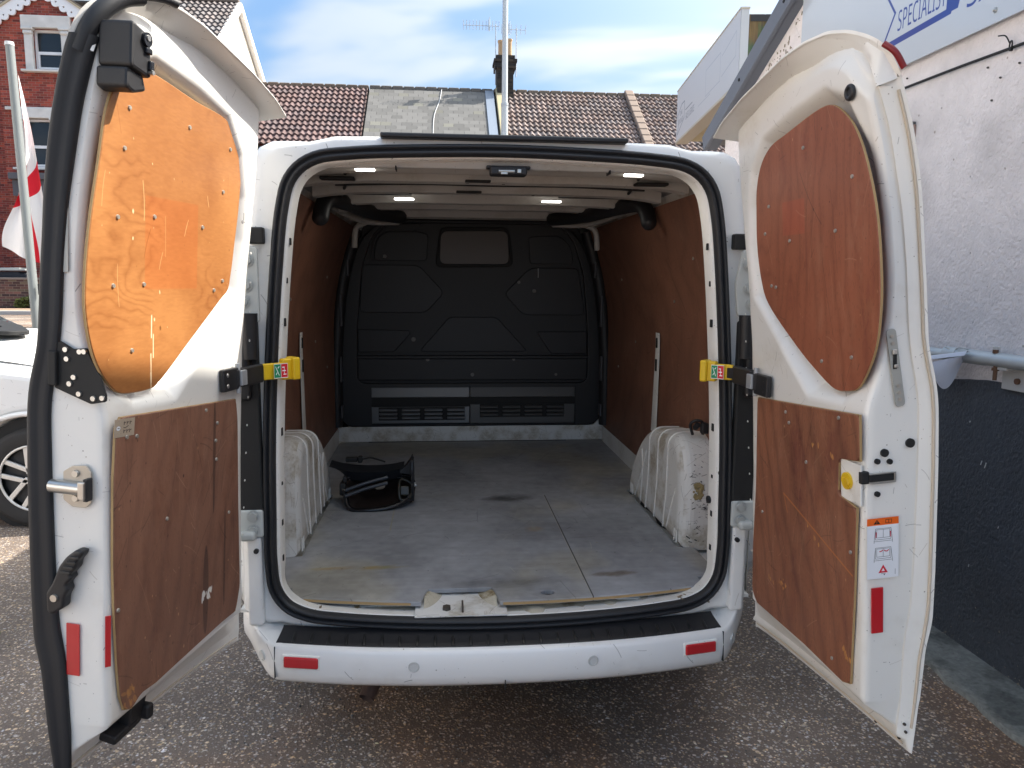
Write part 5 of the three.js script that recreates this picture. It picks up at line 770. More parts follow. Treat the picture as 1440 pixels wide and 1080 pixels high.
  mesh('pressed_emblem', [box(0.002, 0.02, 0.001, -0.12, 1.32, 0.0005), box(0.012, 0.002, 0.001, -0.118, 1.305, 0.0005), cyl(0.005, 0.005, 0.002, -0.125, 1.305, 0.0, 12, Math.PI / 2)], std(L(0.25), 0.7), d);
}
{
  const { d, P } = makeDoor(1, Rframe); d.userData.label = 'right rear door in shade with warning label and latch';
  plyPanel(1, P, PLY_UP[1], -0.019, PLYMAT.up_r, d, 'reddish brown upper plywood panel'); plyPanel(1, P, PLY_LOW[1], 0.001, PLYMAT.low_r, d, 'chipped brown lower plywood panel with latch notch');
  screws(P, d, [[0.644, 1.39], [0.22, 1.362], [0.194, 1.287], [0.57, 1.272], [0.34, 1.26], [0.228, 1.138], [0.255, 1.134], [0.638, 0.971], [0.501, 0.948], [0.42, 1.491]], -0.01);
  screws(P, d, [[0.341, 0.79], [0.614, 0.822], [0.453, 0.673], [0.18, 0.452], [0.664, 0.498], [0.574, 0.177], [0.36, 0.763]], 0.01);
  // catch strip
  const cs = mesh('catch_strip', (() => { const g = plate([[-0.012, -0.092], [0.012, -0.092], [0.012, 0.092], [-0.012, 0.092]], 0.003, 0, 0.0008, 0.011); g.rotateX(0); const m = g; m.rotateZ(0.14); m.rotateY(Math.PI / 2); return m.translate(...P(0.7055, 0.948, -0.076).toArray()); })(), std(L(0.42, 0.42, 0.39), 0.55, { metalness: 0.35 }), d);
  const ct = (t) => -0.076 + (t - 0.948) * 0.14; mesh('catch_slot', edgeBox(P, 0.709, 0.968, ct(0.968), 0.003, 0.044, 0.009, 0.001), M.blackMatt, cs); mesh('catch_tongue', [edgeBox(P, 0.711, 0.986, ct(0.986), 0.006, 0.012, 0.011, 0.002), edgeBox(P, 0.711, 0.953, ct(0.953), 0.005, 0.008, 0.01, 0.002)], M.steel, cs);
  for (const t of [1.022, 1.006, 0.906, 0.89, 0.874]) mesh('screw', cyl(0.0045, 0.004, 0.003, ...P(0.709, t, ct(t)).toArray(), 12, 0, Math.PI / 2), M.zinc, cs);
  for (const [t, n, r] of [[0.767, -0.115, 0.011], [0.749, -0.051, 0.0095], [0.73, -0.033, 0.0065], [0.727, -0.064, 0.0065], [0.651, -0.033, 0.0065]]) mesh('hole_plug', [cyl(r, r, 0.006, ...P(0.7045, t, n).toArray(), 18, 0, Math.PI / 2)], M.blackMatt, d);
  const ls = mesh('latch_slot', [edgeBox(P, 0.7035, 0.69, -0.045, 0.006, 0.017, 0.064, 0.002), edgeBox(P, 0.697, 0.692, -0.004, 0.014, 0.03, 0.02, 0.003)], M.blackMatt, d); mesh('latch_lip', [edgeBox(P, 0.707, 0.701, -0.045, 0.004, 0.004, 0.066, 0.001), edgeBox(P, 0.707, 0.679, -0.045, 0.004, 0.004, 0.066, 0.001), edgeBox(P, 0.707, 0.69, -0.076, 0.004, 0.018, 0.005, 0.001)], M.steel, ls);
  mesh('latch_pad', [box(0.085, 0.1, 0.006, ...P(0.655, 0.672, 0.002).toArray(), 0.002)], M.paintIn, d);
  const yd = mesh('release_disc', [cyl(0.021, 0.021, 0.006, ...P(0.645, 0.672, 0.008).toArray(), 28, Math.PI / 2)], M.yellow, d); mesh('disc_grip', [cyl(0.012, 0.01, 0.006, ...P(0.649, 0.668, 0.012).toArray(), 20, Math.PI / 2), box(0.03, 0.006, 0.004, ...P(0.647, 0.668, 0.013).toArray(), 0.002, 0, 0, -0.8)], std(L(0.7, 0.42, 0.01), 0.4), yd);
  const wg = new THREE.PlaneGeometry(0.08, 0.15); wg.rotateY(Math.PI / 2); mesh('warning_label', wg.translate(...P(0.7078, 0.518, -0.045).toArray()), std(L(1), 0.45, { map: warnTex }), d, true);
  mesh('red_reflector', edgeBox(P, 0.7055, 0.362, -0.032, 0.003, 0.115, 0.03, 0.001), M.red, d);
  const gp = new THREE.TorusGeometry(0.013, 0.006, 10, 24); mesh('rubber_plug', [gp.translate(...P(0.645, 1.575, -0.004).toArray()), cyl(0.012, 0.012, 0.008, ...P(0.645, 1.575, -0.006).toArray(), 18, Math.PI / 2)], M.black, d);
  mesh('brake_light', tube([P(0.728, 1.655, -0.032), P(0.742, 1.635, -0.048), P(0.745, 1.6, -0.068)], 0.007, 12, 8), std(L(0.22, 0.01, 0.015), 0.3), d);
  mesh('rust_nick', [[0.69, 0.01, -0.1], [0.6, 0.0, -0.095], [0.05, 0.012, -0.04], [0.712, 0.06, -0.1], [0.714, 0.04, -0.102]].map(([s, t, n]) => box(0.008, 0.006, 0.006, ...P(s, t, n).toArray(), 0.002)), std(L(0.05, 0.04, 0.035), 0.8), d);
}
// check straps: black bracket on the door, yellow strap hooked on the opening
for (const s of [-1, 1]) {
  const c0 = s < 0 ? V(-0.742, 1.322, 0.075) : V(0.735, 1.318, 0.07), c1 = s < 0 ? V(-0.655, 1.33, -0.005) : V(0.655, 1.318, 0.0), br = s < 0 ? V(-0.8, 1.325, 0.29) : V(0.742, 1.302, 0.32);
  const dir = c1.clone().sub(c0).normalize(), yaw = Math.atan2(-dir.z, dir.x), len = c0.distanceTo(c1), mid = c0.clone().lerp(c1, 0.5);
  const bar = (a, b, h, d2, r) => { const m = a.clone().lerp(b, 0.5), D = b.clone().sub(a); return box(D.length(), h, d2, m.x, m.y, m.z, r, 0, Math.atan2(-D.z, D.x), 0); };
  const g = mesh('check_strap', [bar(c0.clone().lerp(c1, 0.02), c0.clone().lerp(c1, 0.6), 0.05, 0.014, 0.005), bar(c0.clone().lerp(c1, 0.55), c0.clone().lerp(c1, 1.0), 0.066, 0.026, 0.006), bar(c0.clone().lerp(c1, 0.8), c0.clone().lerp(c1, 1.02), 0.07, 0.05, 0.006)], M.yellow, van);
  const k0 = br.clone(), k1 = c0.clone().lerp(c1, -0.02);
  mesh('strap_bracket', [bar(k0, k0.clone().lerp(k1, 0.36), 0.062, 0.016, 0.004), bar(k0.clone().lerp(k1, 0.3), k0.clone().lerp(k1, 0.5), 0.05, 0.02, 0.004), bar(k0.clone().lerp(k1, 0.45), k1, 0.056, 0.022, 0.006), bar(k0.clone().lerp(k1, 0.8), c1.clone().lerp(k1, 0.35), 0.034, 0.006, 0.002).translate(0, 0, -0.024)], M.black, g);
  const kp = k0.clone().lerp(k1, 0.42); mesh('hinge_pin', [bar(k0.clone().lerp(k1, 0.36), k0.clone().lerp(k1, 0.5), 0.044, 0.034, 0.003), cyl(0.007, 0.007, 0.085, kp.x, kp.y, kp.z + 0.012, 10)], std(L(0.42, 0.44, 0.46), 0.45, { metalness: 0.4 }), g);
  const b0 = k0.clone().lerp(k1, 0.14); mesh('bracket_screw', [0.014, -0.016].map((y) => new THREE.SphereGeometry(0.008, 10, 8).translate(b0.x, b0.y + y, b0.z + 0.012)), M.steel, g);
  const lg = new THREE.PlaneGeometry(len * 0.4, 0.045); if (s < 0) lg.attributes.uv.array; const lc2 = c0.clone().lerp(c1, s < 0 ? 0.47 : 0.47); lg.rotateY(s < 0 ? yaw : yaw + Math.PI);
  const nrm = V(0, 0, 1).applyAxisAngle(V(0, 1, 0), s < 0 ? yaw : yaw + Math.PI); mesh('strap_label', lg.translate(lc2.x + nrm.x * 0.0168, lc2.y, lc2.z + nrm.z * 0.0168), std(L(1), 0.5, { map: strapTex }), g, true);
}
// ---------- black car part on the load floor ----------
{
  const t = thing('car_part', 'black plastic car lamp surround lying on the grey load floor beside the left wheel arch', 'car part', [-0.5, FLOOR, -1.1]);
  const Q = (x, y, z) => V(x, y, z);
  // open lens-shaped frame leaning back
  const loop = [Q(-0.155, 0.12, -0.03), Q(-0.145, 0.055, 0.05), Q(-0.12, 0.012, 0.09), Q(-0.04, 0.008, 0.105), Q(0.06, 0.015, 0.09), Q(0.135, 0.04, 0.05), Q(0.16, 0.075, 0.0), Q(0.155, 0.12, -0.04), Q(0.06, 0.13, -0.06), Q(-0.07, 0.125, -0.06)];
  mesh('frame', [tube(loop, 0.0095, 90, 8, true), tube(loop.map((p) => p.clone().multiplyScalar(1).add(V(0, -0.012 * (p.y < 0.06 ? 0.3 : 1), -0.012))), 0.012, 90, 8, true)], M.blackGloss, t);
  mesh('bowl', [grid((a, b) => { const th = a * 6.2832, k = b; const c = new THREE.CatmullRomCurve3(loop, true, 'centripetal').getPoint(a % 1), m = V(0.0, 0.055, -0.075); const p = c.clone().lerp(m, 0.85 * Math.pow(k, 0.8)); p.z -= 0.06 * Math.sin(k * 1.57); p.y = Math.max(0.006, p.y); return p; }, 60, 8)], std(L(0.022, 0.015, 0.013), 0.4), t);
  mesh('light_guide', [[0.0, 0], [-0.022, 0.02]].map(([dy, dz]) => tube([V(-0.145, 0.085 + dy, 0.035 + dz), V(-0.06, 0.112 + dy, 0.02 + dz), V(0.045, 0.132 + dy, -0.012 + dz)], 0.0085, 24, 8)), std(L(0.05, 0.055, 0.065), 0.3), t);
  mesh('top_shelf', [grid((a, b) => { const x = lerp(-0.225, 0.12, a); return V(x, 0.168 + 0.022 * Math.pow(Math.abs(a - 0.55) * 2, 2.2) - 0.012 * b + (a < 0.15 ? 0.01 * (0.15 - a) : 0), lerp(-0.11, -0.02 + 0.01 * Math.sin(a * 3), b)); }, 24, 4), grid((a, b) => { const x = lerp(-0.225, 0.12, a); return V(x * (1 - 0.1 * b), 0.157 + 0.022 * Math.pow(Math.abs(a - 0.55) * 2, 2.2) - 0.05 * b * (a < 0.2 ? a * 5 : 1), -0.02 - 0.03 * b + 0.01 * Math.sin(a * 3)); }, 24, 4)], std(L(0.02, 0.022, 0.026), 0.3), t);
  mesh('side_fin', [plate([[-0.05, 0.02], [0.05, 0.03], [0.03, 0.15], [-0.02, 0.235], [-0.075, 0.225], [-0.09, 0.18], [-0.07, 0.08]], 0.014, 0, 0.003, 0.015).rotateY(Math.PI / 2).translate(0.155, 0, -0.03), plate([[0.1, 0.165], [0.125, 0.18], [0.15, 0.215], [0.162, 0.238], [0.165, 0.14], [0.1, 0.15]], 0.05, -0.06, 0.003, 0.01)], M.black, t);
  mesh('end_pod', [tube([V(0.11, 0.125, 0.0), V(0.1, 0.075, 0.04), V(0.11, 0.04, 0.055), V(0.15, 0.05, 0.04), V(0.155, 0.1, 0.0)], 0.007, 30, 7, true), box(0.05, 0.05, 0.03, 0.125, 0.07, 0.01, 0.01, -0.5)], std(L(0.03, 0.028, 0.02), 0.3), t);
  mesh('side_block', [box(0.03, 0.06, 0.05, -0.16, 0.085, 0.0, 0.008), box(0.02, 0.03, 0.03, -0.15, 0.13, 0.0, 0.006)], M.black, t);
  mesh('connector', [box(0.055, 0.022, 0.03, -0.13, 0.2, -0.1, 0.005), box(0.02, 0.03, 0.036, -0.09, 0.2, -0.1, 0.005), tube([V(-0.08, 0.2, -0.1), V(-0.04, 0.206, -0.1), V(0.0, 0.198, -0.09), V(0.03, 0.19, -0.08)], 0.004, 16, 6)], M.blackMatt, t);
  mesh('mounting_clip', [cyl(0.007, 0.007, 0.014, 0.172, 0.095, 0.0, 10, 0, Math.PI / 2), box(0.008, 0.02, 0.01, 0.172, 0.1, 0.002, 0.002)], M.steel, t);
}
// ---------- workshop along the right ----------
const WX = 2.07;
{
  const w = thing('workshop', 'single-storey workshop with rough white wall, slate-blue painted base and grey gable board', 'building', [0, 0, 0]);
  const G = (z) => (z < 0.05 ? 2.9 + (z + 3.67) * 0.432 : 4.507 - (z - 0.05) * 0.432); // gable top along the wall
  const ys = (z) => 1.19 + 0.018 * (fbm(z * 5, 3, 3, 71) - 0.5) + 0.05 * sstep(0.3, 0.9, fbm(z * 2.2 + 4, 1, 3, 17)) * 0.4;
  // lower wall, its paint edge brushed by hand, and the white wall above it
  mesh('painted_base', [grid((a, b) => { const z = lerp(4.5, -3.72, a); return V(WX - 0.003 + 0.006 * (fbm(z * 2, b * 2, 2, 8) - 0.5), lerp(-0.02, ys(z), b), z); }, 420, 10), box(0.3, 1.2, 8.2, WX + 0.16, 0.58, 0.38)], M.wallDark, w);
  mesh('white_wall', [grid((a, b) => { const z = lerp(4.5, -3.72, a); return V(WX + 0.002 + 0.008 * (fbm(z * 1.5, b * 3, 2, 18) - 0.5), lerp(1.1, G(z), b), z); }, 160, 20), box(0.28, 1.6, 8.2, WX + 0.16, 1.9, 0.38), plate([[-4.5, 2.6], [3.72, 2.6], [3.67, 2.85], [-0.05, 4.46], [-4.5, 2.55]], 0.25, 0).rotateY(Math.PI / 2).translate(WX + 0.02, 0, 0)], M.wallWhite, w);
  mesh('end_wall', [box(5, 2.9, 0.25, WX + 2.6, 1.44, -3.6)], M.wallWhite, w);
  const sl = Math.atan(0.432), rl = (z0, z1) => { const y0 = G(z0), y1 = G(z1), l = Math.hypot(z1 - z0, y1 - y0); return { l, y: (y0 + y1) / 2, z: (z0 + z1) / 2, a: Math.atan2(y0 - y1, z1 - z0) }; };
  const fas = std(L(0.12, 0.135, 0.165), 0.6);
  for (const [a, b] of [[-3.95, 0.05], [0.05, 4.5]]) { const r = rl(a, b); mesh('gable_board', [box(0.03, 0.125, r.l, WX - 0.09, r.y - 0.03, r.z, 0.004, r.a)], fas, w); mesh('soffit_board', [box(0.1, 0.02, r.l, WX - 0.035, r.y - 0.07, r.z, 0, r.a)], fas, w); const n = 3; mesh('roof_slope', [box(6.2, 0.05, r.l + 0.02, WX + 3.0, r.y - 0.01, r.z, 0, r.a)], std(L(0.2, 0.19, 0.18), 0.85), w); }
  each('board_screw', [-3.2, -2.5, -1.8].map((z) => cyl(0.012, 0.012, 0.008, WX - 0.107, G(z) - 0.03, z, 10, 0, Math.PI / 2)), M.blackMatt, w);
  // vertical crack line, filler, nail heads on the render
  each('nail_head', [[2.6, -1.27], [2.5, -0.7], [2.44, -0.62], [2.36, -0.66], [2.47, -0.52]].map(([y, z]) => cyl(0.0045, 0.004, 0.006, WX - 0.004, y, z, 8, 0, Math.PI / 2)), std(L(0.1, 0.09, 0.08), 0.8), w);
  const vn = mesh('wall_recess', [box(0.03, 0.06, 0.075, WX - 0.004, 2.335, -1.21, 0.004)], std(L(0.33, 0.22, 0.18), 0.8), w); mesh('recess_edge', [box(0.02, 0.012, 0.08, WX - 0.014, 2.372, -1.21, 0.003), box(0.02, 0.11, 0.03, WX - 0.008, 2.23, -1.19, 0.004)], std(L(0.12), 0.8), vn);
  // splashed grit and flaked paint along the foot, a few pale knocks higher up
  const rb = mulberry(31), fl = []; for (let i = 0; i < 420; i++) { const z = -2.6 + rb() * 3.6, y = 0.015 + 0.32 * rb() * rb() * rb(); fl.push(box(0.007, 0.002 + rb() * rb() * 0.012, 0.002 + rb() * rb() * 0.012, WX - 0.002, y, z, 0.0008, rb() * 3)); } stuff(mesh('splash_dirt', fl, std(L(0.2, 0.175, 0.14), 0.95), w));
  each('paint_chip', [[0.86, -0.53, 0.02], [0.855, -0.505, 0.026], [1.02, -0.62, 0.008], [0.62, -0.4, 0.01], [0.95, -0.28, 0.008], [0.4, -0.55, 0.012]].map(([y, z, h]) => box(0.006, h, 0.004, WX - 0.002, y, z, 0.001, 0.3)), std(L(0.55), 0.9), w);
  // dirt streaks of moss by the eaves
  const r = mulberry(12), mo = []; for (let i = 0; i < 80; i++) { const z = -3.3 + r() * 0.9, y = G(z) - 0.12 - r() * r() * 0.34; mo.push(box(0.006, 0.004 + r() * r() * 0.03, 0.003 + r() * r() * 0.014, WX - 0.001, y, z, 0.001, r() * 0.6 - 0.3)); } stuff(mesh('moss_stain', mo, std(L(0.3, 0.26, 0.2), 0.95), w));
}
// sign on the wall
{
  const tx = canvasTex(2048, 1024, (x, w, h) => {
    x.fillStyle = 'rgb(206,212,219)'; x.fillRect(0, 0, w, h); const S = w / 3.6; // pixels per metre; left edge is the far end of the sign
    const X = (z) => (z + 2.38) * S, Y = (y) => h - (y - 2.655) * S;
    x.strokeStyle = '#273d94'; x.fillStyle = '#273d94'; x.lineJoin = 'miter'; const poly = (pts, lw) => { x.lineWidth = lw; x.beginPath(); pts.forEach(([a, b], i) => (i ? x.lineTo(X(a), Y(b)) : x.moveTo(X(a), Y(b)))); x.stroke(); };
    poly([[-1.49, 3.1], [-1.36, 2.93], [-1.46, 2.785]], 7); poly([[-1.46, 2.787], [-0.925, 2.8]], 17); poly([[-0.93, 2.79], [-0.9, 2.96], [-1.0, 3.11], [-1.49, 3.1]], 8); x.beginPath(); x.moveTo(X(-0.96), Y(2.795)); x.lineTo(X(-0.88), Y(2.795)); x.lineTo(X(-0.82), Y(3.0)); x.lineTo(X(-0.96), Y(2.9)); x.closePath(); x.fill();
    x.font = '74px sans-serif'; x.textBaseline = 'alphabetic'; x.save(); x.translate(X(-1.335), Y(2.836)); x.fillText('SPECIALIST', 0, 0, 0.37 * S); x.restore(); x.save(); x.translate(X(-1.26), Y(2.985)); x.fillText('CAR', 0, 0); x.restore();
    x.font = '88px sans-serif'; x.save(); x.translate(X(-0.83), Y(2.775)); x.fillText('SALES & SERVICE', 0, 0, 1.2 * S); x.restore();
  });
  const s = thing('wall_sign', 'glossy silver sign with blue SPECIALIST lettering high on the workshop wall', 'sign', [WX - 0.03, 2.655, -0.58]);
  const g = new THREE.PlaneGeometry(3.6, 1.8); g.rotateY(-Math.PI / 2); // faces -x: its left edge (u = 0) lies at +z after the turn, so mirror u
  const uv = g.attributes.uv, p = g.attributes.position; for (let i = 0; i < uv.count; i++) uv.setX(i, (p.getZ(i) + 1.8) / 3.6);
  g.scale(1, 0.533, 1); for (let i = 0; i < uv.count; i++) uv.setY(i, (p.getY(i) + 0.48) / 1.8);
  mesh('sign_face', g.translate(-0.0045, 0.48, 0), new THREE.MeshPhysicalMaterial({ color: L(0.85), roughness: 0.28, clearcoat: 0.7, clearcoatRoughness: 0.08, map: tx }), s, true);
  mesh('sign_board', [box(0.008, 0.96, 3.6, 0, 0.48, 0)], std(L(0.5, 0.52, 0.54), 0.4), s);
  for (const [y, z] of [[0.035, -0.8], [0.05, -0.06], [0.035, 0.66]]) mesh('fixing_screw', [cyl(0.012, 0.011, 0.006, -0.008, y, z, 14, 0, Math.PI / 2), new THREE.SphereGeometry(0.007, 10, 8).translate(-0.011, y, z)], M.steel, s);
}
// cable, conduit, paper scrap
{
  const c = thing('wall_cable', 'thin black cable clipped along the white workshop wall below the sign', 'cable', [WX - 0.012, 2.5, 0]);
  mesh('cable', tube([V(0, 0.07, -2.6), V(0, 0.056, -1.35), V(0, 0.048, -0.9), V(0, 0.034, -0.4), V(0, 0.03, 1.5)], 0.0062, 60, 7), M.blackMatt, c);
  mesh('cable_tie', [new THREE.TorusGeometry(0.016, 0.003, 6, 18).rotateY(1.2).translate(-0.004, 0.048, -0.56), tube([V(-0.004, 0.055, -0.565), V(-0.012, 0.09, -0.585), V(-0.02, 0.098, -0.615)], 0.0028, 12, 5), box(0.012, 0.012, 0.01, -0.006, 0.03, -0.555, 0.002)], M.blackMatt, c);
  const p = thing('conduit', 'grey metal pipe running along the wall at the edge of the dark paint', 'pipe', [WX - 0.05, 1.305, 0]);
  mesh('pipe', [cyl(0.024, 0.024, 2.6, 0, -0.006, -1.8, 20, Math.PI / 2), cyl(0.029, 0.029, 2.2, -0.002, 0.002, 0.36, 20, Math.PI / 2), cyl(0.032, 0.032, 0.04, 0, -0.002, -0.72, 20, Math.PI / 2)], M.galv, p);
  const b = mesh('pipe_bracket', [box(0.012, 0.11, 0.13, 0.035, -0.06, -0.37, 0.003), box(0.05, 0.012, 0.05, 0.01, -0.03, -0.385, 0.003), box(0.014, 0.03, 0.03, 0.0, 0.04, -0.44, 0.003)], std(L(0.55, 0.53, 0.5), 0.6), p); mesh('rusty_bolt', [cyl(0.008, 0.008, 0.07, -0.01, -0.045, -0.425, 8), cyl(0.014, 0.014, 0.012, -0.01, -0.035, -0.425, 6), cyl(0.012, 0.012, 0.02, 0.028, -0.075, -0.345, 8, 0, Math.PI / 2), cyl(0.011, 0.011, 0.014, -0.012, 0.035, -0.43, 6)], std(L(0.16, 0.08, 0.045), 0.85), b);
  mesh('wire_wrap', [new THREE.TorusGeometry(0.031, 0.004, 6, 22).translate(0, 0, -0.655), new THREE.TorusGeometry(0.031, 0.003, 6, 22).rotateY(0.35).translate(0, 0, -0.64), tube([V(-0.02, 0.024, -0.66), V(-0.03, 0.035, -0.62), V(-0.028, 0.032, -0.57)], 0.003, 12, 5), tube([V(-0.02, 0.02, -0.69), V(-0.028, 0.03, -0.72)], 0.003, 6, 5)], std(L(0.5, 0.5, 0.48), 0.5), p);
  const sc = grid((a, b2) => { const z = lerp(-0.935, -0.69, a), top = 0.055 * a - 0.035, d = lerp(0.0, 0.13 * Math.sin(Math.PI * clamp(a * 0.86 + 0.06)), b2); return V(-0.034 - 0.014 * Math.sin(b2 * 2.4 + a * 2) - 0.01 * (1 - b2), top - d + 0.02, lerp(z, -0.83 + (a - 0.5) * 0.1, b2 * 0.55)); }, 20, 12);
  const pp = tag(mesh('paper_scrap', [sc, grid((a, b2) => V(-0.036 - 0.02 * b2, 0.012 + 0.045 * a - 0.016 * b2 + 0.012 * Math.sin(b2 * 3), lerp(-0.94, -0.68, a)), 10, 4)], std(L(0.62, 0.64, 0.72), 0.7, { side: THREE.DoubleSide })), 'torn pale sheet of plastic hanging from the grey wall pipe', 'scrap'); pp.position.set(WX - 0.05, 1.27, 0.13);
}
// ---------- forecourt canopy with sign box ----------
{
  const c = thing('forecourt_canopy', 'boxed canopy with white sign face, slatted soffit and stained end above the yard entrance', 'canopy', [0, 0, 0]);
  const A = V(4.53, 4.79, -9.9), B = V(5.16, 4.95, -15.2), D = B.clone().sub(A); D.y = 0; const len = D.length(), yaw = Math.atan2(-D.x, -D.z); // local -z runs along the face
  const R = (g) => g.rotateY(yaw).translate(A.x, 0, A.z);
  const y0 = 4.8, y1 = 5.9, tx = canvasTex(1024, 256, (x, w, h) => { x.fillStyle = 'rgb(222,224,226)'; x.fillRect(0, 0, w, h); x.strokeStyle = '#9aa2ae'; x.fillStyle = '#6d7685'; x.lineWidth = 3; const fr = (ox) => { x.beginPath(); x.moveTo(ox, 130); x.lineTo(ox + 90, 90); x.lineTo(ox + 150, 90); x.lineTo(ox + 150, 170); x.lineTo(ox, 226); x.lineTo(ox + 30, 180); x.closePath(); x.stroke(); }; x.lineWidth = 5; x.strokeStyle = '#7d8694'; fr(20); x.font = '30px sans-serif'; x.fillText('CAR', 70, 140); x.fillText('SPECIALIST', 48, 178, 100); x.font = '44px sans-serif'; x.fillText('SALES & SERVICE', 200, 190, 170); x.fillRect(190, 138, 140, 4); x.strokeStyle = '#c3c8cf'; x.lineWidth = 4; x.strokeRect(560, 70, 220, 110); x.beginPath(); x.moveTo(440, 190); x.lineTo(640, 190); x.moveTo(800, 90); x.lineTo(980, 60); x.lineTo(980, 150); x.lineTo(800, 170); x.stroke(); });
  const sf = new THREE.PlaneGeometry(len, y1 - y0); { const u = sf.attributes.uv; } sf.rotateY(-Math.PI / 2); sf.translate(-0.006, (y0 + y1) / 2, -len / 2);
  { const u = sf.attributes.uv, p = sf.attributes.position; for (let i = 0; i < u.count; i++) u.setX(i, (p.getZ(i) + len) / len); }
  mesh('sign_face', R(sf), std(L(0.9), 0.45, { map: tx }), c, true);
  mesh('sign_box', [R(box(0.13, y1 - y0, len, 0.062, (y0 + y1) / 2, -len / 2, 0.006))], std(L(0.62, 0.63, 0.62), 0.5), c);
  mesh('sign_rim', [R(box(0.15, 0.03, len + 0.03, 0.06, y1 + 0.012, -len / 2, 0.004)), R(box(0.15, 0.03, 0.03, 0.06, y0 + 0.01, 0.012, 0.004)), R(box(0.28, 0.05, len, 0.12, y0 - 0.02, -len / 2, 0.006))], std(L(0.6, 0.56, 0.46), 0.6), c);
  const endTex = rep(canvasTex(512, 512, (x, w, h) => { put(x, w, h, (u, v) => { const a = fbm(u * 10, v * 2.5, 5, 81), g = sstep(0.45, 0.75, fbm(u * 4, v * 3 + 2, 4, 85)), s = fbm(u * 40, v * 3, 3, 87); return [lerp(104, 66, g) * (0.6 + 0.7 * a) * (0.75 + 0.5 * s), lerp(86, 88, g) * (0.6 + 0.7 * a) * (0.75 + 0.5 * s), lerp(62, 66, g) * (0.6 + 0.7 * a)]; }); }), 1.2);
  const pan = []; for (let i = 0; i < 7; i++) { const m = mesh('end_board', R(box(0.245, 0.98, 0.03, 0.25 + i * 0.25, (y0 + y1) / 2 - 0.02, -0.02, 0.006)), std(L(1), 0.9, { map: endTex }), c); pan.push(m); }
  const slat = std(L(0.62, 0.53, 0.33), 0.75), g0 = box(2.0, 0.02, 0.115, 1.2, y0 - 0.005, 0, 0.004), n = 38;
  for (let i = 0; i < n; i++) mesh('soffit_slat', R(g0.clone().translate(0, 0.004 * hash(i, 5), -0.12 - (i * (len - 0.2)) / n)), slat, c);
  mesh('roof_deck', [R(box(2.1, 0.1, len, 1.2, y1 - 0.14, -len / 2)), R(box(2.0, 0.02, len, 1.25, y0 + 0.06, -len / 2))], std(L(0.05), 0.9), c);
  mesh('edge_trim', [R(box(0.06, 0.06, 1.4, 1.1, y0 - 0.07, -len + 0.6, 0, 0, 0.9))], M.blackMatt, c);
  mesh('building_wall', [R(box(0.3, 6.4, len + 2.5, 2.35, 3.0, -len / 2 - 1.0)), R(box(0.34, 4.6, 0.34, 2.0, 2.5, -len - 0.2))], std(L(0.6, 0.6, 0.58), 0.85), c);
}
{
  const t = thing('yard_post', 'short pale post at the far corner of the workshop beneath the canopy', 'post', [2.32, 0, -4.1]);
  mesh('post', box(0.1, 2.55, 0.1, 0, 1.27, 0, 0.01), std(L(0.5, 0.52, 0.55), 0.6), t); mesh('post_cap', box(0.13, 0.05, 0.13, 0, 2.57, 0, 0.015), std(L(0.4, 0.42, 0.45), 0.6), t);
}
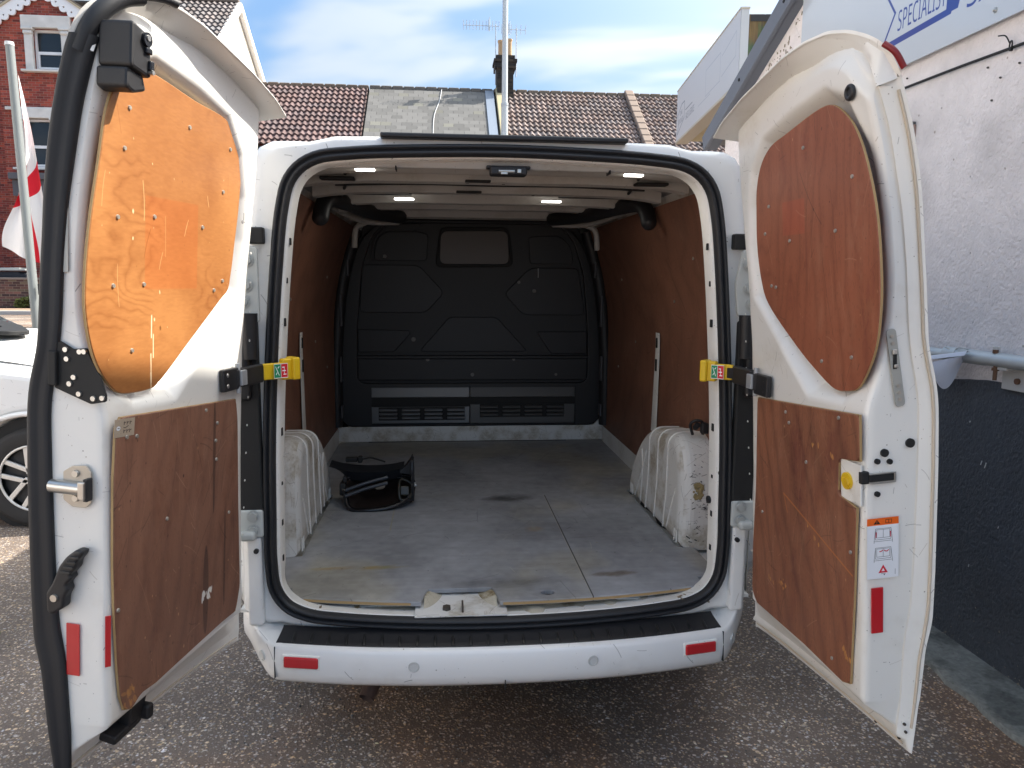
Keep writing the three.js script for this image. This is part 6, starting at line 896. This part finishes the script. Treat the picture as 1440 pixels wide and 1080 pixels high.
// ---------- white car parked at the left ----------
{
  const c = thing('white_car', 'white parked car with dark alloy-wheel arch, seen left of the van door', 'car', [0, 0, 0]);
  const prof = [[-6.6, 0.35], [-6.62, 0.85], [-6.4, 1.05], [-5.9, 1.5], [-5.2, 1.62], [-4.2, 1.56], [-3.35, 1.16], [-2.9, 1.1], [-2.35, 0.98], [-2.12, 0.82], [-2.05, 0.55], [-2.12, 0.28], [-2.44, 0.24]];
  const s = new THREE.Shape(); s.moveTo(-6.6, 0.3); s.lineTo(-6.64, 0.82); s.quadraticCurveTo(-6.6, 1.02, -6.3, 1.06); s.lineTo(-3.4, 1.1); s.quadraticCurveTo(-2.9, 1.08, -2.45, 0.98); s.quadraticCurveTo(-2.1, 0.88, -2.06, 0.6); s.lineTo(-2.1, 0.28); s.lineTo(-2.42, 0.24); s.absarc(-2.8, 0.33, 0.385, -0.2, Math.PI + 0.2, false); s.lineTo(-5.25, 0.24); s.absarc(-5.62, 0.33, 0.385, -0.2, Math.PI + 0.2, false); s.closePath();
  const body = mesh('body', [new THREE.ExtrudeGeometry(s, { depth: 1.5, bevelEnabled: true, bevelThickness: 0.13, bevelSize: 0.09, bevelOffset: -0.09, bevelSegments: 6, curveSegments: 20 }).translate(0, 0, -4.25), grid((a, b) => { const x = lerp(-3.35, -2.2, a), z = lerp(-2.7, -4.2, b), e = Math.pow(Math.abs(b - 0.5) * 2, 3); return V(x, lerp(1.17, 0.98, Math.pow(a, 1.5)) + 0.06 * (1 - e) - 0.06 * e, z); }, 16, 20), tube([V(-3.22, 0.34, -2.615), V(-3.14, 0.62, -2.61), V(-2.8, 0.75, -2.605), V(-2.47, 0.62, -2.61), V(-2.39, 0.34, -2.62)], 0.018, 30, 8)], M.paint, c);
  mesh('cabin', [extrude(shapeOf([[-6.35, 1.02], [-5.95, 1.46], [-5.3, 1.6], [-4.3, 1.58], [-3.32, 1.1]], 0.1), 1.3, 0.08, 4).translate(0, 0, -4.06)], M.darkGlass, c);
  mesh('roof', [box(1.5, 0.05, 1.3, -5.0, 1.62, -3.4, 0.02)], M.paint, c);
  mesh('cowl', [plate([[-3.6, 2.72], [-3.0, 2.98], [-2.94, 3.1], [-3.2, 3.5], [-3.6, 3.9]], 0.03, 0, 0.006, 0.03).rotateX(-Math.PI / 2).rotateZ(-0.06).translate(-0.08, 1.04, 0)], M.blackMatt, c);
  mesh('wiper', [tube([V(-3.5, 1.235, -2.85), V(-3.2, 1.245, -3.0), V(-3.03, 1.22, -3.05)], 0.009, 14, 6), tube([V(-3.6, 1.26, -2.95), V(-3.25, 1.27, -3.2)], 0.006, 8, 6)], M.black, c);
  mesh('headlight', box(0.34, 0.14, 0.1, -2.28, 0.82, -2.68, 0.04, 0, 0.3), M.darkGlass, c);
  mesh('arch_liner', [cyl(0.385, 0.385, 0.4, -2.8, 0.335, -2.86, 30, Math.PI / 2), cyl(0.385, 0.385, 0.4, -5.62, 0.335, -2.86, 30, Math.PI / 2)], M.blackMatt, c);
  for (const [x, z, f] of [[-2.8, -2.64, 1], [-5.62, -2.64, 1], [-2.8, -4.2, -1], [-5.62, -4.2, -1]]) {
    const ty = new THREE.LatheGeometry([[0.225, -0.1], [0.29, -0.105], [0.322, -0.085], [0.328, 0], [0.322, 0.085], [0.29, 0.105], [0.222, 0.1], [0.215, 0.08]].map(([r, y]) => new THREE.Vector2(r, y)), 48).rotateX(Math.PI / 2);
    const w = mesh('wheel', ty.translate(x, 0.33, z - 0.06 * f), std(L(0.03, 0.028, 0.027), 0.8), c);
    const rim = [new THREE.TorusGeometry(0.212, 0.0085, 8, 48).translate(x, 0.33, z + 0.035 * f), cyl(0.045, 0.04, 0.03, x, 0.33, z + 0.025 * f, 20, Math.PI / 2)];
    for (let k = 0; k < 5; k++) for (const o of [-0.13, 0.13]) { const a = (k / 5) * 6.2832 + 0.3, px = Math.cos(a + Math.PI / 2) * o * 0.32, py = Math.sin(a + Math.PI / 2) * o * 0.32; rim.push(box(0.185, 0.03, 0.018, x + Math.cos(a) * 0.12 + px, 0.33 + Math.sin(a) * 0.12 + py, z + 0.026 * f, 0.004, 0, 0, a + o * 0.55)); }
    mesh('rim', rim, std(L(0.7, 0.69, 0.66), 0.35, { metalness: 0.5 }), w); mesh('brake_disc', cyl(0.2, 0.2, 0.02, x, 0.33, z - 0.01 * f, 30, Math.PI / 2), std(L(0.03), 0.6), w);
  }
}
renderer.render(scene, camera);
